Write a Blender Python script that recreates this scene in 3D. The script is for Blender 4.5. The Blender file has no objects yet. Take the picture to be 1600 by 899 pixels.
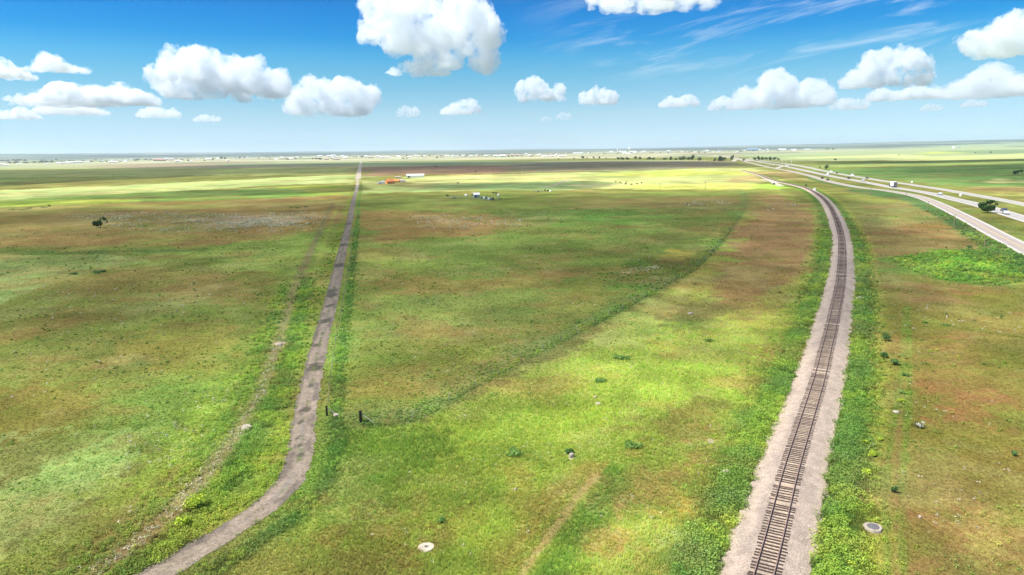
import bpy, bmesh, math, random
import numpy as np
from mathutils import Vector, Matrix

sc = bpy.context.scene
col = sc.collection
R = math.radians

# ------------------------------------------------------------------ camera
CAM_H = 36.0
LENS_PX = 1067.0                      # focal length for a 1600 px wide picture
PITCH, ROLL = R(11.31), R(0.80)
cp, sp = math.cos(PITCH), math.sin(PITCH)
_r0, _u0 = Vector((1, 0, 0)), Vector((0, sp, cp))
FWD = Vector((0, cp, -sp))
RIGHT = _r0 * math.cos(ROLL) - _u0 * math.sin(ROLL)
UP = _u0 * math.cos(ROLL) + _r0 * math.sin(ROLL)
cam_d = bpy.data.cameras.new('camera')
cam_d.sensor_width = 36.0
cam_d.lens = 36.0 * LENS_PX / 1600.0
cam_d.clip_start, cam_d.clip_end = 0.5, 200000.0
cam = bpy.data.objects.new('camera', cam_d)
col.objects.link(cam)
cam.matrix_world = Matrix(((RIGHT.x, UP.x, -FWD.x, 0), (RIGHT.y, UP.y, -FWD.y, 0),
                           (RIGHT.z, UP.z, -FWD.z, CAM_H), (0, 0, 0, 1)))
sc.camera = cam

# ------------------------------------------------------------------ sky, sun, exposure
SUN_EL, SUN_AZ = R(56), R(-100)        # azimuth from +Y towards +X: the sun stands to the left
world = bpy.data.worlds.new('World'); sc.world = world
world.use_nodes = True
nt = world.node_tree; nt.nodes.clear()
def wn(t, **kw):
    n = nt.nodes.new(t)
    for k, v in kw.items(): setattr(n, k, v)
    return n
W_out = wn('ShaderNodeOutputWorld'); W_bg = wn('ShaderNodeBackground')
W_sky = wn('ShaderNodeTexSky', sky_type='NISHITA')
W_sky.sun_disc = False
W_sky.sun_elevation, W_sky.sun_rotation = SUN_EL, SUN_AZ
W_sky.altitude, W_sky.air_density, W_sky.dust_density, W_sky.ozone_density = 1800, 1.0, 0.3, 1.5
W_bg.inputs['Strength'].default_value = 0.10
nt.links.new(W_bg.outputs[0], W_out.inputs[0])
W_geo = wn('ShaderNodeTexCoord'); W_sep = wn('ShaderNodeSeparateXYZ')
nt.links.new(W_geo.outputs['Generated'], W_sep.inputs[0])
SKY_RAMP = [(0.0, (0.3414, 0.4878, 0.761)),
            (0.0613, (0.3704, 0.4912, 0.6717)),
            (0.1275, (0.3965, 0.5164, 0.6041)),
            (0.1927, (0.33, 0.5171, 0.5874)),
            (0.2568, (0.2422, 0.5144, 0.5871)),
            (0.3198, (0.1388, 0.4912, 0.621)),
            (0.3815, (0.0284, 0.4031, 0.636)),
            (0.4419, (0.0084, 0.3607, 0.6457)),
            (0.4912, (0.0092, 0.3277, 0.618)),
            (0.75, (0.75, 0.85, 0.95)),
            (1.0, (1, 1, 1))]
W_ramp = wn('ShaderNodeValToRGB')
W_map = wn('ShaderNodeMapRange'); W_map.inputs[1].default_value = 0.0; W_map.inputs[2].default_value = 0.40
nt.links.new(W_sep.outputs['Z'], W_map.inputs[0]); nt.links.new(W_map.outputs[0], W_ramp.inputs[0])
while len(W_ramp.color_ramp.elements) < len(SKY_RAMP): W_ramp.color_ramp.elements.new(0.5)
for e, (p, c) in zip(W_ramp.color_ramp.elements, SKY_RAMP):
    e.position = p; e.color = (*c, 1)
W_mul = wn('ShaderNodeMix', data_type='RGBA', blend_type='MULTIPLY'); W_mul.inputs[0].default_value = 1.0
nt.links.new(W_sky.outputs[0], W_mul.inputs[6]); nt.links.new(W_ramp.outputs[0], W_mul.inputs[7])
# thin high cirrus streaks low in the sky to the right
def wmath(op, a_, b_=None):
    n = wn('ShaderNodeMath', operation=op)
    for k, v in enumerate((a_, b_)):
        if v is None: continue
        if isinstance(v, (int, float)): n.inputs[k].default_value = v
        else: nt.links.new(v, n.inputs[k])
    return n.outputs[0]
def wramp(x, a_, b_, lo=0.0, hi=1.0):
    n = wn('ShaderNodeMapRange', interpolation_type='SMOOTHSTEP')
    for k, v in enumerate((a_, b_, lo, hi)): n.inputs[k + 1].default_value = v
    nt.links.new(x, n.inputs[0]); return n.outputs[0]
AZ, EL = wmath('ARCTAN2', W_sep.outputs['X'], W_sep.outputs['Y']), W_sep.outputs['Z']
cv = wn('ShaderNodeCombineXYZ')
nt.links.new(wmath('MULTIPLY', AZ, 7.0), cv.inputs[0])
nt.links.new(wmath('MULTIPLY', wmath('SUBTRACT', EL, wmath('MULTIPLY', AZ, 0.17)), 46.0), cv.inputs[1])
cn = wn('ShaderNodeTexNoise'); cn.inputs['Scale'].default_value = 1.0; cn.inputs['Detail'].default_value = 7; cn.inputs['Roughness'].default_value = .62; cn.inputs['Distortion'].default_value = .5
nt.links.new(cv.outputs[0], cn.inputs['Vector'])
cm = wmath('MULTIPLY', wramp(cn.outputs['Fac'], .47, .74), wmath('MULTIPLY', wramp(AZ, -.02, .22), wramp(EL, .075, .135)))
cm = wmath('MULTIPLY', cm, .46)
W_cir = wn('ShaderNodeMix', data_type='RGBA'); nt.links.new(cm, W_cir.inputs[0]); nt.links.new(W_mul.outputs[2], W_cir.inputs[6]); W_cir.inputs[7].default_value = (4.6, 5.0, 5.4, 1)
nt.links.new(W_cir.outputs[2], W_bg.inputs['Color'])

sun_d = bpy.data.lights.new('sun', 'SUN')
sun_d.energy, sun_d.angle, sun_d.color = 4.0, R(0.5), (1.0, 0.955, 0.88)
sun = bpy.data.objects.new('sun', sun_d); col.objects.link(sun)
SUN_DIR = Vector((math.sin(SUN_AZ) * math.cos(SUN_EL), math.cos(SUN_AZ) * math.cos(SUN_EL), math.sin(SUN_EL)))
sun.rotation_euler = SUN_DIR.to_track_quat('Z', 'Y').to_euler()
sun.location = SUN_DIR * 300

vs = sc.view_settings
vs.view_transform = 'Standard'; vs.look = 'None'; vs.gamma = 1.0; vs.use_curve_mapping = False
vs.exposure = 1.1
cy = sc.cycles
cy.max_bounces = 16; cy.diffuse_bounces = 2; cy.glossy_bounces = 2; cy.transmission_bounces = 2
cy.volume_bounces = 14; cy.transparent_max_bounces = 24
cy.use_denoising = True
cy.caustics_reflective = cy.caustics_refractive = False
cy.sample_clamp_indirect = 6.0

# ------------------------------------------------------------------ helpers
def ray(px, py):
    d = RIGHT * (px - 800.0) + UP * (449.5 - py) + FWD * LENS_PX
    return d.normalized()
def at(px, py):
    """ground point under a pixel of the 1600 x 899 survey picture"""
    d = ray(px, py)
    t = CAM_H / max(-d.z, 1e-5)
    return (d.x * t, d.y * t)
def to_px(X, Y, Z=0.0):
    X = np.asarray(X, float); Y = np.asarray(Y, float); Z = np.asarray(Z, float) - CAM_H
    f = X * FWD.x + Y * FWD.y + Z * FWD.z
    r = X * RIGHT.x + Y * RIGHT.y + Z * RIGHT.z
    u = X * UP.x + Y * UP.y + Z * UP.z
    f = np.maximum(f, 1e-3)
    return 800.0 + LENS_PX * r / f, 449.5 - LENS_PX * u / f

def tag(o, label=None, cat=None, group=None, kind=None):
    if label: o['label'] = label
    if cat: o['category'] = cat
    if group: o['group'] = group
    if kind: o['kind'] = kind
    return o
def empty(name, loc=(0, 0, 0), rz=0.0):
    o = bpy.data.objects.new(name, None); col.objects.link(o)
    o.empty_display_size = 0.3
    o.location = loc; o.rotation_euler = (0, 0, rz)
    return o
def mesh_obj(name, verts, faces, mat=None, parent=None, smooth=False):
    me = bpy.data.meshes.new(name)
    me.from_pydata([tuple(v) for v in verts], [], [tuple(f) for f in faces])
    me.update()
    if smooth: me.shade_smooth()
    if mat: me.materials.append(mat)
    o = bpy.data.objects.new(name, me); col.objects.link(o)
    if parent is not None: o.parent = parent
    return o
def fast_mesh(name, V, F, mat=None, colors=None, smooth=False):
    """numpy verts (n,3) and equal-sized faces (m,k) -> mesh"""
    n, (m, k) = len(V), F.shape
    me = bpy.data.meshes.new(name)
    me.vertices.add(n); me.vertices.foreach_set('co', np.ascontiguousarray(V, np.float32).ravel())
    me.loops.add(m * k); me.loops.foreach_set('vertex_index', np.ascontiguousarray(F, np.int32).ravel())
    me.polygons.add(m)
    me.polygons.foreach_set('loop_start', np.arange(0, m * k, k, dtype=np.int32))
    me.polygons.foreach_set('use_smooth', np.full(m, smooth, dtype=bool))
    me.update(calc_edges=True)
    if colors is not None:
        a = me.color_attributes.new('plant_colour', 'FLOAT_COLOR', 'POINT')
        c = np.ones((n, 4), np.float32); c[:, :3] = colors
        a.data.foreach_set('color', c.ravel())
    if mat: me.materials.append(mat)
    return me
def link_mesh(name, me, parent=None):
    o = bpy.data.objects.new(name, me); col.objects.link(o)
    if parent is not None: o.parent = parent
    return o
def copy_tree(o, parent=None):
    c = o.copy(); col.objects.link(c); c.parent = parent
    for ch in list(o.children): copy_tree(ch, c)
    return c

class MB:
    """collects simple solids into one mesh"""
    def __init__(s): s.v = []; s.f = []
    def add(s, v, f):
        n = len(s.v); s.v += [tuple(p) for p in v]; s.f += [tuple(i + n for i in q) for q in f]
    def box(s, x0, x1, y0, y1, z0, z1, ins=0.0):
        i = ins
        s.add([(x0, y0, z0), (x1, y0, z0), (x1, y1, z0), (x0, y1, z0),
               (x0 + i, y0 + i, z1), (x1 - i, y0 + i, z1), (x1 - i, y1 - i, z1), (x0 + i, y1 - i, z1)],
              [(3, 2, 1, 0), (4, 5, 6, 7), (0, 1, 5, 4), (1, 2, 6, 5), (2, 3, 7, 6), (3, 0, 4, 7)])
    def tube(s, p, q, r0, r1=None, n=8):
        r1 = r0 if r1 is None else r1
        p, q = Vector(p), Vector(q); d = (q - p).normalized()
        a = d.orthogonal().normalized(); b = d.cross(a)
        v = []
        for c, r in ((p, r0), (q, r1)):
            for k in range(n):
                t = 2 * math.pi * k / n
                v.append(c + (a * math.cos(t) + b * math.sin(t)) * r)
        f = [(k, (k + 1) % n, n + (k + 1) % n, n + k) for k in range(n)]
        f += [tuple(range(n - 1, -1, -1)), tuple(range(n, 2 * n))]
        s.add(v, f)
    def prism(s, prof, y0, y1):
        """profile of (x, z) points extruded along y"""
        n = len(prof)
        v = [(x, y0, z) for x, z in prof] + [(x, y1, z) for x, z in prof]
        f = [(k, (k + 1) % n, n + (k + 1) % n, n + k) for k in range(n)]
        f += [tuple(range(n - 1, -1, -1)), tuple(range(n, 2 * n))]
        s.add(v, f)
    def lathe(s, prof, n=16, c=(0, 0)):
        """profile of (r, z) turned round the z axis"""
        v = []; m = len(prof)
        for k in range(n):
            t = 2 * math.pi * k / n
            v += [(c[0] + r * math.cos(t), c[1] + r * math.sin(t), z) for r, z in prof]
        f = []
        for k in range(n):
            for j in range(m - 1):
                a, b = k * m + j, ((k + 1) % n) * m + j
                f.append((a, b, b + 1, a + 1))
        f.append(tuple(k * m for k in range(n - 1, -1, -1))); f.append(tuple(k * m + m - 1 for k in range(n)))
        s.add(v, f)
    def build(s, name, mat, parent=None, smooth=False):
        return mesh_obj(name, s.v, s.f, mat, parent, smooth)

# numpy value noise
def _hash(ix, iy, seed):
    h = (ix.astype(np.int64) * 374761393 + iy.astype(np.int64) * 668265263 + seed * 1274126177) & 0xFFFFFFFF
    h = ((h ^ (h >> 13)) * 1274126177) & 0xFFFFFFFF
    h = h ^ (h >> 16)
    return (h & 0xFFFF).astype(np.float64) / 65535.0
def vnoise(x, y, seed=0):
    ix, iy = np.floor(x), np.floor(y); fx, fy = x - ix, y - iy
    fx = fx * fx * (3 - 2 * fx); fy = fy * fy * (3 - 2 * fy)
    a, b = _hash(ix, iy, seed), _hash(ix + 1, iy, seed)
    c, d = _hash(ix, iy + 1, seed), _hash(ix + 1, iy + 1, seed)
    return (a + (b - a) * fx) * (1 - fy) + (c + (d - c) * fx) * fy
def fbm(x, y, seed=0, oct=4, gain=0.5):
    s, a, t = 0.0, 1.0, 0.0
    for k in range(oct):
        s = s + a * vnoise(x, y, seed + 17 * k); t += a; a *= gain
        x, y = x * 2.03 + 13.7, y * 2.03 - 7.1
    return s / t

def mat(name, color=(0.5, 0.5, 0.5), rough=0.8, metal=0.0, var=0.0, scale=8.0, spec=0.3):
    m = bpy.data.materials.new(name); m.use_nodes = True
    t = m.node_tree; b = t.nodes['Principled BSDF']
    b.inputs['Roughness'].default_value = rough; b.inputs['Metallic'].default_value = metal
    b.inputs['Specular IOR Level'].default_value = spec
    b.inputs['Base Color'].default_value = (*color, 1)
    if var > 0:
        tc = t.nodes.new('ShaderNodeTexCoord'); nz = t.nodes.new('ShaderNodeTexNoise'); rp = t.nodes.new('ShaderNodeValToRGB')
        nz.inputs['Scale'].default_value = scale; nz.inputs['Detail'].default_value = 4
        t.links.new(tc.outputs['Object'], nz.inputs['Vector']); t.links.new(nz.outputs['Fac'], rp.inputs[0])
        e = rp.color_ramp.elements
        e[0].position, e[1].position = 0.3, 0.7
        e[0].color = (*[max(0, c * (1 - var)) for c in color], 1); e[1].color = (*[min(1, c * (1 + var)) for c in color], 1)
        t.links.new(rp.outputs[0], b.inputs['Base Color'])
    return m
# ------------------------------------------------------------------ clouds
CLOUD_TEX = []
for k, (sz, dep) in enumerate(((0.5, 2), (0.2, 2), (0.08, 2), (0.034, 2))):
    tx = bpy.data.textures.new('billow', 'CLOUDS'); tx.noise_scale = sz; tx.noise_depth = dep
    tx.noise_basis = 'ORIGINAL_PERLIN'; CLOUD_TEX.append(tx)
def cloud_mat(sigma, nscale=0):
    m = bpy.data.materials.new('cloud_vapour'); m.use_nodes = True
    t = m.node_tree; t.nodes.clear()
    o = t.nodes.new('ShaderNodeOutputMaterial'); v = t.nodes.new('ShaderNodeVolumePrincipled')
    v.inputs['Color'].default_value = (.91, .935, .96, 1)
    tc = t.nodes.new('ShaderNodeTexCoord'); nz = t.nodes.new('ShaderNodeTexNoise'); mr = t.nodes.new('ShaderNodeMapRange')
    nz.inputs['Scale'].default_value = nscale; nz.inputs['Detail'].default_value = 5; nz.inputs['Roughness'].default_value = .62
    t.links.new(tc.outputs['Object'], nz.inputs['Vector']); t.links.new(nz.outputs['Fac'], mr.inputs[0])
    mr.inputs[1].default_value = .40; mr.inputs[2].default_value = .61; mr.inputs[3].default_value = 0.0; mr.inputs[4].default_value = sigma * 2.2
    t.links.new(mr.outputs[0], v.inputs['Density']) if nscale else None
    if not nscale: v.inputs['Density'].default_value = sigma
    v.inputs['Anisotropy'].default_value = 0.25
    t.links.new(v.outputs[0], o.inputs['Volume'])
    return m
def icos(c, r, sub=2):
    bm = bmesh.new(); bmesh.ops.create_icosphere(bm, subdivisions=sub, radius=1.0)
    v = [(c[0] + p.co.x * r[0], c[1] + p.co.y * r[1], c[2] + p.co.z * r[2]) for p in bm.verts]
    f = [tuple(q.index for q in p.verts) for p in bm.faces]
    bm.free(); return v, f
def make_cloud(px0, px1, py_top, py_base, tau, seed, label, base_alt=900.0, humps=None, bots=None, flat=0.12, group='cumulus clouds in the blue sky'):
    rng = random.Random(seed)
    db = ray((px0 + px1) / 2, py_base)
    dist = (base_alt - CAM_H) / db.z
    hyp = math.hypot(db.x, db.y)
    cx, cy_ = db.x * dist, db.y * dist
    L = dist                                        # slant range
    fl = (db.dot(FWD)) * L
    w = (px1 - px0) / LENS_PX * fl
    h = (py_base - py_top) / LENS_PX * fl
    # unit cloud: width 2 (x), depth ~1.4 (y), height set by h/w
    asp = 2 * h / w
    mb = MB()
    tops = humps or [(-1, .45), (-.65, .8), (-.2, 1), (.25, .8), (.6, .9), (.85, .65), (1, .4)]
    bots = bots or [(-1, .12), (-.8, 0), (.8, 0), (1, .12)]
    tx_, tz_ = zip(*tops); bx_, bz_ = zip(*bots)
    n = 0
    while n < 90:
        x = rng.uniform(-0.97, 0.97); y = rng.uniform(-0.6, 0.6)
        hi = float(np.interp(x, tx_, tz_)) * asp * math.sqrt(1 - 0.8 * y * y); lo = float(np.interp(x, bx_, bz_)) * asp
        if hi - lo < 0.03: n += 1; continue
        r = min(rng.uniform(0.10, 0.26), 1.03 - abs(x), (hi - lo) * 0.55 + 0.02)
        r = max(r, 0.05)
        z = rng.uniform(lo + r * 0.6, max(hi - r * 0.92, lo + r * 0.61))
        if rng.random() < 0.45: z = max(hi - r * 0.95, lo + r * 0.5)
        v, f = icos((x, y, z), (r * 1.12, r * 1.12, r)); mb.add(v, f); n += 1
    mb.v = [(x, y, z if z > 0 else z * flat) for x, y, z in mb.v]
    o = mb.build('cumulus_cloud', None)
    me0 = o.data
    rm = o.modifiers.new('r', 'REMESH'); rm.mode = 'VOXEL'; rm.voxel_size = 0.014
    for k, (tx, st) in enumerate(zip(CLOUD_TEX, (0.17 * min(1, asp + .3), 0.17 * min(1, asp + .3), 0.12 * min(1, asp + .3), 0.055 * min(1, asp + .3)))):
        dm = o.modifiers.new('d', 'DISPLACE'); dm.texture = tx; dm.strength = st; dm.mid_level = 0.55
        dm.texture_coords = 'OBJECT' ; dm.texture_coords_object = EMP
    EMP.location = (seed * 3.1, seed * 1.7, seed * 0.9)
    bpy.context.view_layer.update()
    dg = bpy.context.evaluated_depsgraph_get()
    me = bpy.data.meshes.new_from_object(o.evaluated_get(dg))
    o.modifiers.clear(); o.data = me; bpy.data.meshes.remove(me0)
    n = len(me.vertices); co = np.empty(n * 3, np.float32); me.vertices.foreach_get('co', co); co = co.reshape(-1, 3)
    z = co[:, 2]; zf = 0.16 * asp; co[:, 2] = np.where(z < zf, zf - (zf - z) * 0.30, z)
    co[:, 0] = (co[:, 0] - (co[:, 0].min() + co[:, 0].max()) / 2) * (2 / (co[:, 0].max() - co[:, 0].min()))
    co[:, 2] = (co[:, 2] - co[:, 2].min()) * (asp / (co[:, 2].max() - co[:, 2].min()))
    me.vertices.foreach_set('co', co.ravel()); me.update()
    me.materials.append(cloud_mat(tau * 0.5 / (h + 1e-6), 9.0 / w))
    s = w / 2
    me.transform(Matrix.Diagonal((s, s, s, 1)))
    o.location = (cx, cy_, base_alt)
    o.rotation_euler = (0, 0, -math.atan2(cx, cy_))
    o.name = 'cumulus_cloud'
    tag(o, label, 'cloud', group)
    return o
EMP = bpy.data.objects.new('noise_anchor', None)
CL = [
 (566, 790, -14, 121, 10, 'largest cloud, tall with grey base, cut by the upper edge of the sky',
  [(-1, .70), (-.93, .86), (-.8, 1), (-.35, 1), (.2, .95), (.55, 1.0), (.7, .9), (.8, .74), (1, .62)], [(-1, .60), (-.85, .38), (-.72, .02), (0, 0), (.72, .02), (.86, .25), (1, .52)]),
 (245, 456, 74, 158, 8, 'broad domed white cloud with a small shoulder, between long flat cloud and twin-humped cloud',
  [(-1, .55), (-.92, .68), (-.75, .74), (-.65, .95), (-.42, 1), (-.05, .95), (.08, .8), (.2, .9), (.5, .88), (.65, .7), (.85, .65), (1, .3)], [(-1, .5), (-.8, .18), (-.6, 0), (.7, .05), (1, .2)]),
 (445, 599, 117, 184, 7, 'white cloud with two humps below the largest cloud, dark line across its base',
  [(-1, .4), (-.8, .58), (-.6, .93), (-.3, 1), (-.05, .85), (.1, .95), (.4, 1), (.6, .78), (.85, .8), (1, .5)], [(-1, .35), (-.6, .02), (.6, .02), (.75, .3), (1, .42)]),
 (33, 246, 126, 167, 5.5, 'long flat cloud with low bumps, above the far town',
  [(-1, .3), (-.5, .7), (-.25, 1), (0, .75), (.15, .95), (.3, .7), (.45, 1), (.65, .8), (.9, .6), (1, .3)], None),
 (60, 168, 158, 180, 3, 'thin flat cloud just under the long bumpy cloud', [(-1, .5), (-.5, 1), (.3, .8), (1, .3)], None),
 (-60, 52, 86, 124, 4.5, 'cloud cut by the left edge of the sky, above the flat one', [(-1, .5), (-.1, 1), (.2, .9), (.6, .5), (1, .15)], None),
 (40, 138, 83, 114, 3, 'small ragged cloud with a single peak and trailing right end', [(-1, .2), (-.5, .5), (-.25, 1), (.1, .8), (.4, .45), (1, .3)], None),
 (-20, 62, 165, 187, 3, 'low pale cloud at the left edge near the horizon', [(-1, .4), (.0, .7), (.3, 1), (1, .2)], None),
 (215, 282, 165, 185, 2.2, 'small faint cloud below the right end of the long bumpy cloud', None, None),
 (303, 346, 177, 191, 1.6, 'tiny faint cloud under the broad domed cloud', None, None),
 (618, 658, 164, 184, 1.8, 'tiny faint cloud under the largest cloud', None, None),
 (686, 754, 152, 180, 4, 'small white cloud with flat base under the right of the largest cloud', [(-1, .4), (-.6, .6), (-.2, .8), (.2, 1), (.6, .95), (.9, .6), (1, .3)], None),
 (801, 886, 118, 159, 5.5, 'compact cloud with tall left hump and small right horn', [(-1, .5), (-.75, .85), (-.3, .92), (-.1, 1), (.15, .75), (.4, .5), (.75, .75), (1, .6)], None),
 (902, 968, 132, 165, 5.5, 'compact round-topped cloud over the water tower', [(-1, .5), (-.75, .7), (-.4, .75), (-.1, 1), (.3, .9), (.7, .75), (1, .5)], None),
 (1028, 1094, 147, 168, 3, 'small low cloud left of the railway bend, thin top', [(-1, .3), (-.5, .9), (0, .7), (.4, 1), (.8, .8), (1, .4)], None),
 (1105, 1164, 149, 173, 3.5, 'small cloud touching the left foot of the two-domed cloud', None, None),
 (1140, 1300, 105, 172, 6.5, 'cloud with tall left dome and lower right dome above the railway bend',
  [(-1, .45), (-.8, .65), (-.55, .66), (-.4, .9), (-.15, 1), (.05, .95), (.25, .62), (.45, .74), (.75, .72), (.9, .5), (1, .25)], None),
 (1296, 1357, 151, 173, 2.2, 'faint low cloud at the right foot of the two-domed cloud', None, None),
 (1314, 1450, 73, 138, 7.5, 'bright domed cloud high over the highway with a flat lower cloud beneath',
  [(-1, .3), (-.8, .5), (-.5, .62), (-.35, .9), (0, 1), (.3, .98), (.7, .92), (.8, .6), (1, .3)], None),
 (1357, 1464, 132, 157, 3.5, 'flat lower cloud tucked beneath the bright domed cloud', [(-1, .5), (-.6, .9), (-.2, .6), (.4, 1), (1, .4)], None),
 (1462, 1660, 94, 153, 4.5, 'ragged slanting cloud at the right edge of the sky', [(-1, .4), (-.6, .55), (-.3, .8), (-.1, 1), (.1, .7), (.4, .75), (1, .6)], None),
 (1503, 1720, 10, 86, 6.5, 'high bright cloud cut by the right edge of the sky', [(-1, .55), (-.7, .7), (-.4, .82), (-.1, 1), (.5, 1), (1, .5)], [(-1, .45), (-.75, .25), (-.45, 0), (1, .1)]),
 (905, 1135, -40, 13, 3, 'bright streak of cloud touching the top edge of the sky', [(-1, .4), (0, 1), (.5, .8), (1, .3)], [(-1, .35), (-.3, .1), (.3, 0), (.7, .15), (1, .28)]),
 (1438, 1472, 160, 174, 1.5, 'tiny faint cloud low over the highway bend', None, None),
 (1502, 1542, 154, 168, 1.6, 'tiny faint cloud under the ragged slanting cloud', None, None),
 (868, 894, 174, 188, 1.2, 'tiny faint cloud below the gap between the compact clouds', None, None),
 (844, 863, 181, 191, 1.0, 'tiniest faint cloud, lowest over the far plain', None, None),
]
for i, (a, b, t_, bs, tau, lab, hm, bt) in enumerate(CL):
    make_cloud(a, b, t_, bs, tau, 11 + i, lab, humps=hm, bots=bt)
# ------------------------------------------------------------------ plan of the place
def lin(c):
    c = np.asarray(c, float) / 255.0
    return np.where(c <= 0.04045, c / 12.92, ((c + 0.055) / 1.055) ** 2.4)
KEXP = 1.52
def D(r, g, b, s=1.0):
    """base colour of a plant cover from its measured tone and the light that falls there"""
    c = lin((r, g, b)) / (KEXP * s); c = c * .92 + .08 * float(c @ np.array([.3, .6, .1]))
    return np.clip(c, 0.006, 0.8)
def chart(X, Y):
    r = np.maximum(np.hypot(X, Y), 1.0)
    return np.arctan2(X, Y) * 1067.0, np.log(r) * 1067.0
def pts(l): return np.array([at(*p) for p in l])
def spline(P, step=2.0, fine=None):
    """smooth centre line through ground points, resampled"""
    P = np.asarray(P, float); out = []
    Q = np.vstack([2 * P[0] - P[1], P, 2 * P[-1] - P[-2]])
    for i in range(1, len(Q) - 2):
        p0, p1, p2, p3 = Q[i - 1], Q[i], Q[i + 1], Q[i + 2]
        n = max(2, int(np.hypot(*(p2 - p1)) / step))
        # centripetal parameters keep the curve from overshooting
        d = [max(np.hypot(*(b - a)), 1e-3) ** 0.5 for a, b in ((p0, p1), (p1, p2), (p2, p3))]
        t0, t1 = 0.0, d[0]; t2 = t1 + d[1]; t3 = t2 + d[2]
        t = np.linspace(t1, t2, n, endpoint=False)[:, None]
        A1 = (t1 - t) / (t1 - t0) * p0 + (t - t0) / (t1 - t0) * p1
        A2 = (t2 - t) / (t2 - t1) * p1 + (t - t1) / (t2 - t1) * p2
        A3 = (t3 - t) / (t3 - t2) * p2 + (t - t2) / (t3 - t2) * p3
        B1 = (t2 - t) / (t2 - t0) * A1 + (t - t0) / (t2 - t0) * A2
        B2 = (t3 - t) / (t3 - t1) * A2 + (t - t1) / (t3 - t1) * A3
        out.append((t2 - t) / (t2 - t1) * B1 + (t - t1) / (t2 - t1) * B2)
    out.append(P[-1:])
    return np.vstack(out)
def smooth_line(L, k):
    for _ in range(k):
        L = L.copy(); L[1:-1] = 0.25 * L[:-2] + 0.5 * L[1:-1] + 0.25 * L[2:]
    return L
def line_dist(X, Y, L, reach=40.0):
    """signed distance (positive on the right of travel) to a polyline, inf beyond reach"""
    X = np.asarray(X, float); Y = np.asarray(Y, float)
    best = np.full(X.shape, 1e9); sgn = np.ones(X.shape); along = np.zeros(X.shape)
    s = 0.0; ch = max(1, len(L) // 90)
    for i0 in range(0, len(L) - 1, ch):
        seg = L[i0:i0 + ch + 1]
        lo, hi = seg.min(0) - reach, seg.max(0) + reach
        m = np.nonzero((X > lo[0]) & (X < hi[0]) & (Y > lo[1]) & (Y < hi[1]))[0]
        for a, b in zip(seg[:-1], seg[1:]):
            d = b - a; l2 = max(d @ d, 1e-9); ln = math.sqrt(l2)
            if len(m):
                px, py = X[m] - a[0], Y[m] - a[1]
                t = np.clip((px * d[0] + py * d[1]) / l2, 0, 1)
                dd = np.hypot(px - t * d[0], py - t * d[1])
                w = dd < best[m]; mm = m[w]
                best[mm] = dd[w]; sgn[mm] = np.where(d[0] * py[w] - d[1] * px[w] < 0, 1, -1); along[mm] = s + t[w] * ln
            s += ln
    return best * sgn, along

LANE = smooth_line(spline(pts([(-60, 1040), (150, 945), (205, 915), (245, 897), (297, 867), (349, 834), (400, 804), (432, 780), (455, 752), (466, 722), (471, 690), (473, 665),
        (482, 620), (492, 570), (504, 520), (514.5, 482.5), (523, 445), (529, 420), (534.5, 395), (540.5, 370), (546.5, 345), (551, 320), (554, 307.5),
        (557.5, 295), (559.5, 277.5), (562, 264), (564, 252)]), 1.5), 6)
RAILS = smooth_line(spline(pts([(1120, 1180), (1172, 980), (1196, 897), (1215, 823), (1234, 746), (1257, 670), (1280, 595), (1289, 557), (1298, 520), (1306, 482), (1313, 445),
        (1316, 395), (1314, 370), (1307, 345), (1294, 320), (1281, 307), (1260, 295), (1240, 289.5), (1219, 285), (1203, 280.5), (1184, 273), (1160, 266.5)]), 0.5), 60)
FRONTAGE = smooth_line(spline(pts([(2150, 632), (1900, 523), (1700, 435), (1645, 411), (1600, 388.5), (1552, 363.5), (1510, 341), (1493, 332.5), (1467, 320), (1440, 309), (1420, 304), (1384, 298), (1349, 294), (1325, 290), (1301, 285),
        (1283, 280), (1266, 275), (1250, 271.2), (1231, 267), (1212, 263.5), (1194, 260), (1180, 256.5), (1166, 253), (1156, 248.5), (1142, 245), (1128, 242.5)]), 3.0), 6)
NEARWAY = smooth_line(spline(pts([(2150, 536), (1900, 446), (1720, 380), (1655, 358), (1600, 342), (1567, 331.8), (1527, 320), (1493, 312), (1453, 302.5), (1427, 298), (1400, 294), (1349, 284.5), (1325, 280.3), (1301, 276),
        (1277.5, 271.2), (1254, 266), (1230, 260.8), (1212, 257.5), (1196, 255), (1180, 252.2), (1166, 249)]), 3.0), 6)
FARWAY = smooth_line(spline(pts([(2150, 445), (1900, 387), (1720, 345), (1655, 331), (1600, 319.5), (1560, 311.8), (1520, 304.6), (1480, 297.5), (1440, 291.5), (1420, 288.3), (1384, 283.6), (1349, 278), (1325, 274.3), (1301, 270),
        (1277, 265), (1260, 261), (1242, 258), (1225, 255.6), (1205, 253.4), (1185, 250.5), (1170, 247.5)]), 3.0), 6)
CROSSROAD = smooth_line(spline(pts([(1112, 253.2), (1142, 252.6), (1170, 252.0), (1205, 253.2), (1250, 252.2), (1330, 250.0), (1460, 247.6), (1640, 244.5)]), 6.0), 3)
FENCE = smooth_line(spline(pts([(564, 660), (582, 664), (612, 664), (650, 655), (700, 628), (760, 594), (830, 557), (900, 521), (965, 487), (1020, 457), (1065, 433), (1105, 402), (1135, 368), (1158, 335), (1167, 317), (1163, 299)]), 2.0), 2)
LANEFENCE = smooth_line(spline(pts([(511, 650), (515, 610), (521, 560), (531, 500), (539, 455), (546, 410), (552, 360), (557, 322)]), 2.0), 2)
DITCH = smooth_line(spline(pts([(70, 960), (150, 897), (215, 845), (262, 808), (320, 745), (362, 690), (388, 650), (409, 605), (424, 566), (436, 530), (446, 498), (460, 450), (480, 405), (505, 350), (520, 318)]), 2.0), 4)
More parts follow.
